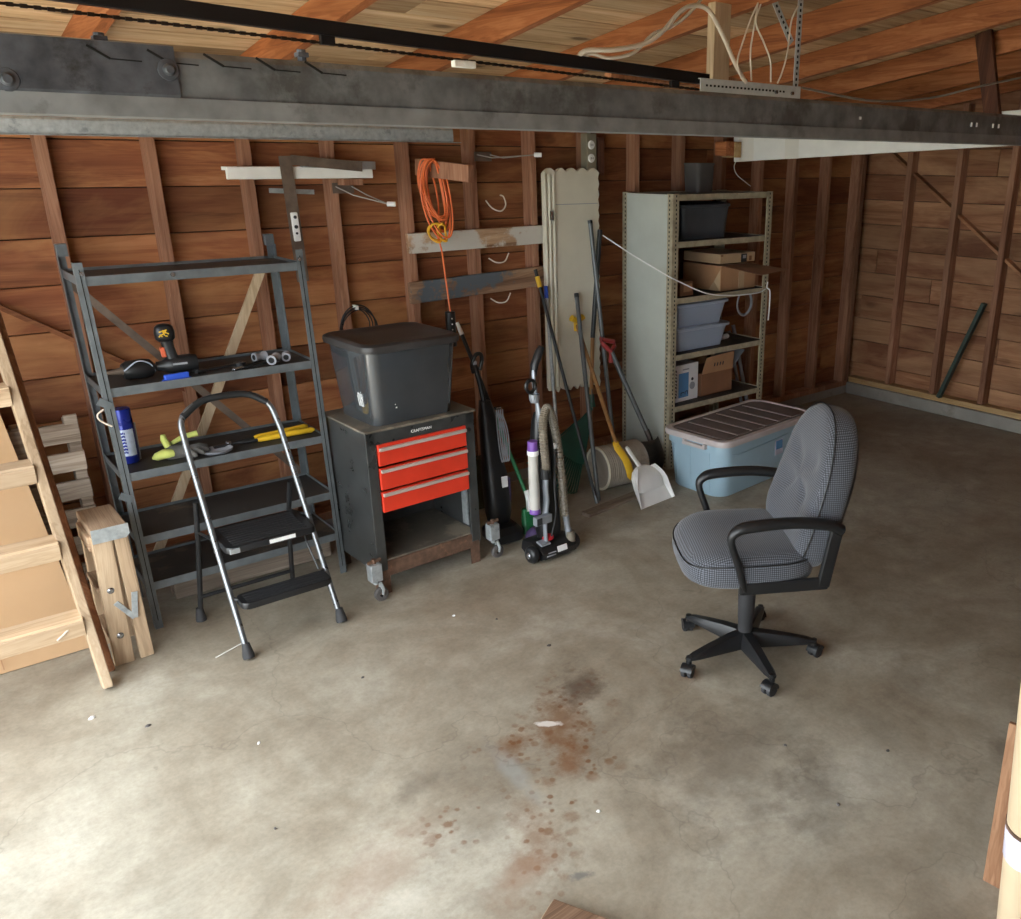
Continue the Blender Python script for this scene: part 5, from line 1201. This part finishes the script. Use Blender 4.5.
# ------------------------------------------------------------------ office chair
t = thing('office_chair', 'grey patterned office chair with black arms on a five star caster base', 'chair', (2.378, 2.043, 0), math.radians(147))
hub = MB().lathe([(0, .045), (.035, .045), (.045, .06), (.045, .10), (.036, .115), (0, .115)], 20).build('hub', M['blacksatin'], t, smooth=40)
for k in range(5):
    a = math.radians(28 - 147 + 72 * k); Mz = Matrix.Rotation(a, 4, 'Z')
    sec = []
    for u in (0, .12, .3, .6, .85, .97, 1.0):
        r = .02 + .275 * u; wd = .034 - .014 * u; zt = .118 - .035 * u ** 1.5; zb = .052 + .02 * u
        if u > .96: wd *= .8 if u < 1 else .45; zt -= .004 if u < 1 else .012
        sec.append([Mz @ Vector((r, y, z)) for y, z in ((-wd, zb), (-wd, zb + (zt - zb) * .55), (-wd * .6, zt), (wd * .6, zt), (wd, zb + (zt - zb) * .55), (wd, zb))])
    MB().rings(sec).build('base_leg', M['blacksatin'], t, smooth=35)
    px, py = .283 * math.cos(a), .283 * math.sin(a)
    sa = a + (.9, -.7, .6, -1.1, .8)[k]
    c, s_ = math.cos(sa), math.sin(sa)
    cs = MB().cyl((px, py, .085), (px, py, .055), .012, n=10).build('caster', M['blacksatin'], t, smooth=40)
    cx, cy = px + .014 * c, py + .014 * s_
    for q in (-1, 1):
        Mw = Matrix.Translation((cx - s_ * .013 * q, cy + c * .013 * q, .0265)) @ Matrix.Rotation(sa, 4, 'Z') @ Matrix.Rotation(PI / 2, 4, 'X')
        MB().lathe([(0, -.0095), (.022, -.0095), (.026, -.006), (.0265, 0), (.026, .006), (.022, .0095), (0, .0095)], 18, Mw).build('caster_wheel', M['rubber'], cs, smooth=40)
    Mh = Matrix.Translation((cx, cy, .027)) @ Matrix.Rotation(sa, 4, 'Z')
    arc = [(.030 * math.cos(th), .030 * math.sin(th)) for th in [PI * i / 10 for i in range(1, 11)]]
    poly = arc + [(.018 * math.cos(th), .018 * math.sin(th)) for th in [PI * i / 10 for i in range(10, 0, -1)]]
    MB().prism(poly, -.024, .024, Mh @ Matrix.Rotation(PI / 2, 4, 'X')).build('caster_hood', M['blacksatin'], cs, smooth=50)
MB().lathe([(0, .10), (.03, .10), (.031, .17), (.033, .175), (.036, .30), (.036, .36), (.028, .40), (0, .40)], 20).build('gas_column', M['rubber'], t, smooth=40)
MB().box((-.03, 0, .415), (.24, .16, .05)).build('mechanism', M['blacksatin'], t, bevel=.01)
MB().tube([(0, .08, .41), (.02, -.22, .405), (.02, -.235, .405)], [.007, .007, .012], 8).build('lever', M['blacksatin'], t, smooth=50)
MB().box((.10, .02, .412), (.05, .03, .02)).build('knob', M['blacksatin'], t, bevel=.005)
# seat
def cushion(outline, levels, deform=None, n_sub=0):
    rr = []
    for z, s_ in levels: rr.append([Vector((x * s_, y * s_, z)) for x, y in outline])
    return rr
def superell(w_, d_, e=3.2, n=40):
    out = []
    for k in range(n):
        a = 2 * PI * k / n; c, s_ = math.cos(a), math.sin(a)
        out.append((d_ / 2 * math.copysign(abs(c) ** (2 / e), c), w_ / 2 * math.copysign(abs(s_) ** (2 / e), s_)))
    return out
so_ = superell(.52, .52, 3.4, 44)
lv = ((-.012, .80), (-.01, .92), (.006, .98), (.035, 1.0), (.075, .995), (.10, .96), (.116, .88), (.122, .72), (.124, .5), (.124, .28), (.124, .08))
def seatdef(v):
    x, y, z = v
    f = max(0, x - .06) / .19
    zz_ = z - .036 * f ** 2.4 * (.3 + .7 * min(1, z / .12)) 
    if z > .09:
        zz_ -= .018 * math.exp(-((x + .02) ** 2 + y ** 2) / .018)
    return Vector((x, y, zz_ - .02 * abs(y * 4) ** 3 * .3))
seat = MB().rings(cushion(so_, lv)).deform(seatdef).xf(Matrix.Translation((.035, 0, .45))).build('seat', M['fabric'], t, smooth=60, uvbox=True)
pip = [seatdef(Vector((x * .992, y * .992, .088))) + Vector((.035, 0, .45)) for x, y in so_]
MB().tube(pip, .0028, 6, closed=True).build('seat_piping', M['black'], seat, smooth=60)
MB().rings([[Vector((x + .02, y, z)) for x, y in rrect(.40, .40, .08)] for z in (.432, .444)]).build('seat_pan', M['blacksatin'], t, smooth=40)
# backrest: bullet shaped, tilted back
def backout(n=56):
    out = []
    for k in range(n):
        a = 2 * PI * k / n; c, s_ = math.cos(a), math.sin(a)
        y = .25 * math.copysign(abs(c) ** (2 / (2.5 if s_ > 0 else 4.5)), c)
        h = (.29 if s_ > 0 else .32) * math.copysign(abs(s_) ** (2 / (2.5 if s_ > 0 else 4.5)), s_)
        out.append((y * (1 - .11 * (h + .32) / .61 - .10 * max(0, h / .29) ** 2), h))
    return out
bo_ = backout()
blv = ((-.085, .55), (-.085, .86), (-.078, .96), (-.055, 1.0), (-.01, 1.0), (.02, .985), (.038, .94), (.048, .85), (.052, .7), (.054, .5), (.054, .3), (.054, .12))
Mb = Matrix.Translation((-.235, 0, .775)) @ Matrix.Rotation(-.22, 4, 'Y')
def backdef(v):
    x, y, h = v
    x2 = x
    if x > .03:
        for yy, hh in ((.075, .08), (-.075, .08), (.075, -.05), (-.075, -.05)):
            x2 -= .02 * math.exp(-((y - yy) ** 2 / .0012 + (h - hh) ** 2 / .0012))
        x2 -= .012 * math.exp(-((h - .08) ** 2) / .0006) * (1 if abs(y) < .15 else .3) + .01 * math.exp(-((h + .05) ** 2) / .0006) * (1 if abs(y) < .15 else .3)
        x2 += .012 * math.exp(-((h + .16) ** 2) / .006)
    return Vector((x2 + .35 * y * y + .10 * h * h, y, h))
brr = []
for d_, s_ in blv: brr.append([Vector((d_, y * s_, h * s_)) for y, h in bo_])
back = MB().rings(brr).deform(backdef).xf(Mb).build('backrest', M['fabric'], t, smooth=60, sub=1, uvbox=True)
pp = [Mb @ backdef(Vector((.018, y * 1.0, h * 1.0))) for y, h in bo_]
MB().tube(pp, .003, 6, closed=True).build('back_piping', M['black'], back, smooth=60)
MB().rings([[Mb @ backdef(Vector((d_, y * s_, h * s_))) for y, h in bo_] for d_, s_ in ((-.098, .6), (-.098, .80), (-.085, .88), (-.07, .9))]).build('back_shell', M['blacksatin'], t, smooth=50)
MB().tube([(-.10, 0, .42), (-.26, 0, .43), (-.315, 0, .50), (-.33, 0, .66)], [.03, .03, .03, .02], 10, flat=.5).build('back_bar', M['blacksatin'], t, smooth=50)
for s_ in (-1, 1):
    y = .265 * s_
    P = catmull([(.085, y * .93, .435), (.115, y * 1.0, .54), (.15, y * 1.05, .645), (.135, y * 1.06, .685), (.08, y * 1.06, .702), (-.07, y * 1.05, .708), (-.20, y * 1.02, .692), (-.265, y * .99, .665)], 6)
    R_ = [.018 + .008 * min(1, max(0, (i - 12) / 10)) for i in range(len(P))]
    arm = MB().tube(P, R_, 12, flat=.8).build('armrest', M['blacksatin'], t, smooth=50)
    MB().bar((-.25, y * .985, .675), (-.215, y * .95, .43), .05, .022, (0, 1, 0)).build('arm_post', M['blacksatin'], arm, bevel=.008)
    MB().bar((-.235, y * .952, .446), (.105, y * .952, .44), .02, .05, (0, 0, 1)).build('arm_rail', M['blacksatin'], arm, bevel=.007)

# ------------------------------------------------------------------ right side and near edge of the view
tag(MB().bar((6.245, 3.465, .148), (6.27, 3.205, .93), .05, .03, (0, 1, 0)).build('steel_strip', M['greenstrip'], bevel=.003), 'dark green steel strip leaning between the studs of the end wall', 'strip')
t = thing('plywood_sheet', 'brown plywood sheet standing on edge at the lower right corner', 'plywood', (2.03, .80, 0))
MB().bar((.004, -.13, .001), (.02, -.12, .52), .26, .012, (1, .1, 0)).build('sheet', M['ply'], t, bevel=.0015)
t = thing('cream_post', 'cream round post with a glossy white band at the lower right corner', 'post', (1.77, .586, 0))
MB().tube([(0, 0, 0), (-.17, 0, 1.15)], .052, 24).build('post', M['creamtube'], t, smooth=50)
bp = Vector((-.17, 0, 1.15)).normalized()
MB().tube([bp * .44, bp * .53], .054, 24).build('band', M['tape'], t, smooth=40)
MB().tube([bp * .53, bp * .54], .0545, 24).build('band_edge', M['rust'], t, smooth=40)
t = thing('lumber_offcut', 'old brown lumber offcut lying on the floor at the bottom edge of the view', 'lumber', (.98, 1.50, 0))
MB().bar((0.0, -.012, .018), (.14, -.30, .018), .085, .036, (0, 0, 1)).build('board', M['pine'], t, bevel=.006)
MB().bar((.012, -.012, .0385), (.152, -.30, .0385), .07, .005, (0, 0, 1)).build('worn_face', M['oldlumber'], t, bevel=.002)

tag(MB().tube([(.70, 3.42, .004), (.83, 3.47, .004)], .003, 6).build('wood_splinter', M['white_paint'], smooth=50), 'thin pale splinter on the floor beside the folding step stool foot', 'splinter')
# small litter on the slab
random.seed(21)
lit = [(.234, 3.292, .012), (.379, 3.108, .009), (1.80, 2.62, .008), (1.35, 1.72, .006), (2.05, 1.55, .006), (1.95, 1.25, .007), (.65, 2.75, .006), (1.1, 2.9, .006), (2.3, 1.3, .006), (1.62, 3.1, .006), (1.75, 2.95, .005), (.55, 2.3, .005)]
for i, (x, y, r) in enumerate(lit):
    mb = MB().rings([[Vector((x + r * s_ * math.cos(a) * (1 + .4 * math.sin(a * 2 + i)), y + r * s_ * math.sin(a), z)) for a in [2 * PI * k / 7 for k in range(7)]] for z, s_ in ((0.0005, 1), (.004, .8), (.006, .3))])
    o = mb.build('debris_chip', M['whiteplastic'] if i % 3 == 0 else M['tubgrey'], smooth=50)
    tag(o, 'tiny pale chip of debris lying on the stained concrete floor', 'debris', 'chips on the concrete floor')

# things of one kind share a group
for base, phrase in (('extension_pole', 'poles leaning on the back wall'), ('door_track', 'overhead door tracks'), ('perforated_strap', 'perforated straps above the bracket'),
                     ('nailed_board', 'boards nailed across the studs'), ('ceiling_cable', 'cream cables under the rafters'), ('upright_vacuum', 'upright vacuums by the tool cabinet'),
                     ('hanger_post', 'timber hangers under the rafters'), ('metal_shelving', 'steel shelving along the back wall'), ('storage_bin', 'plastic bins on the grey shelving'), ('cardboard_box', 'open cardboard boxes on the grey shelving')):
    for o in bpy.data.objects:
        if o.parent is None and o.name.split('.')[0] == base and 'label' in o: o['group'] = phrase
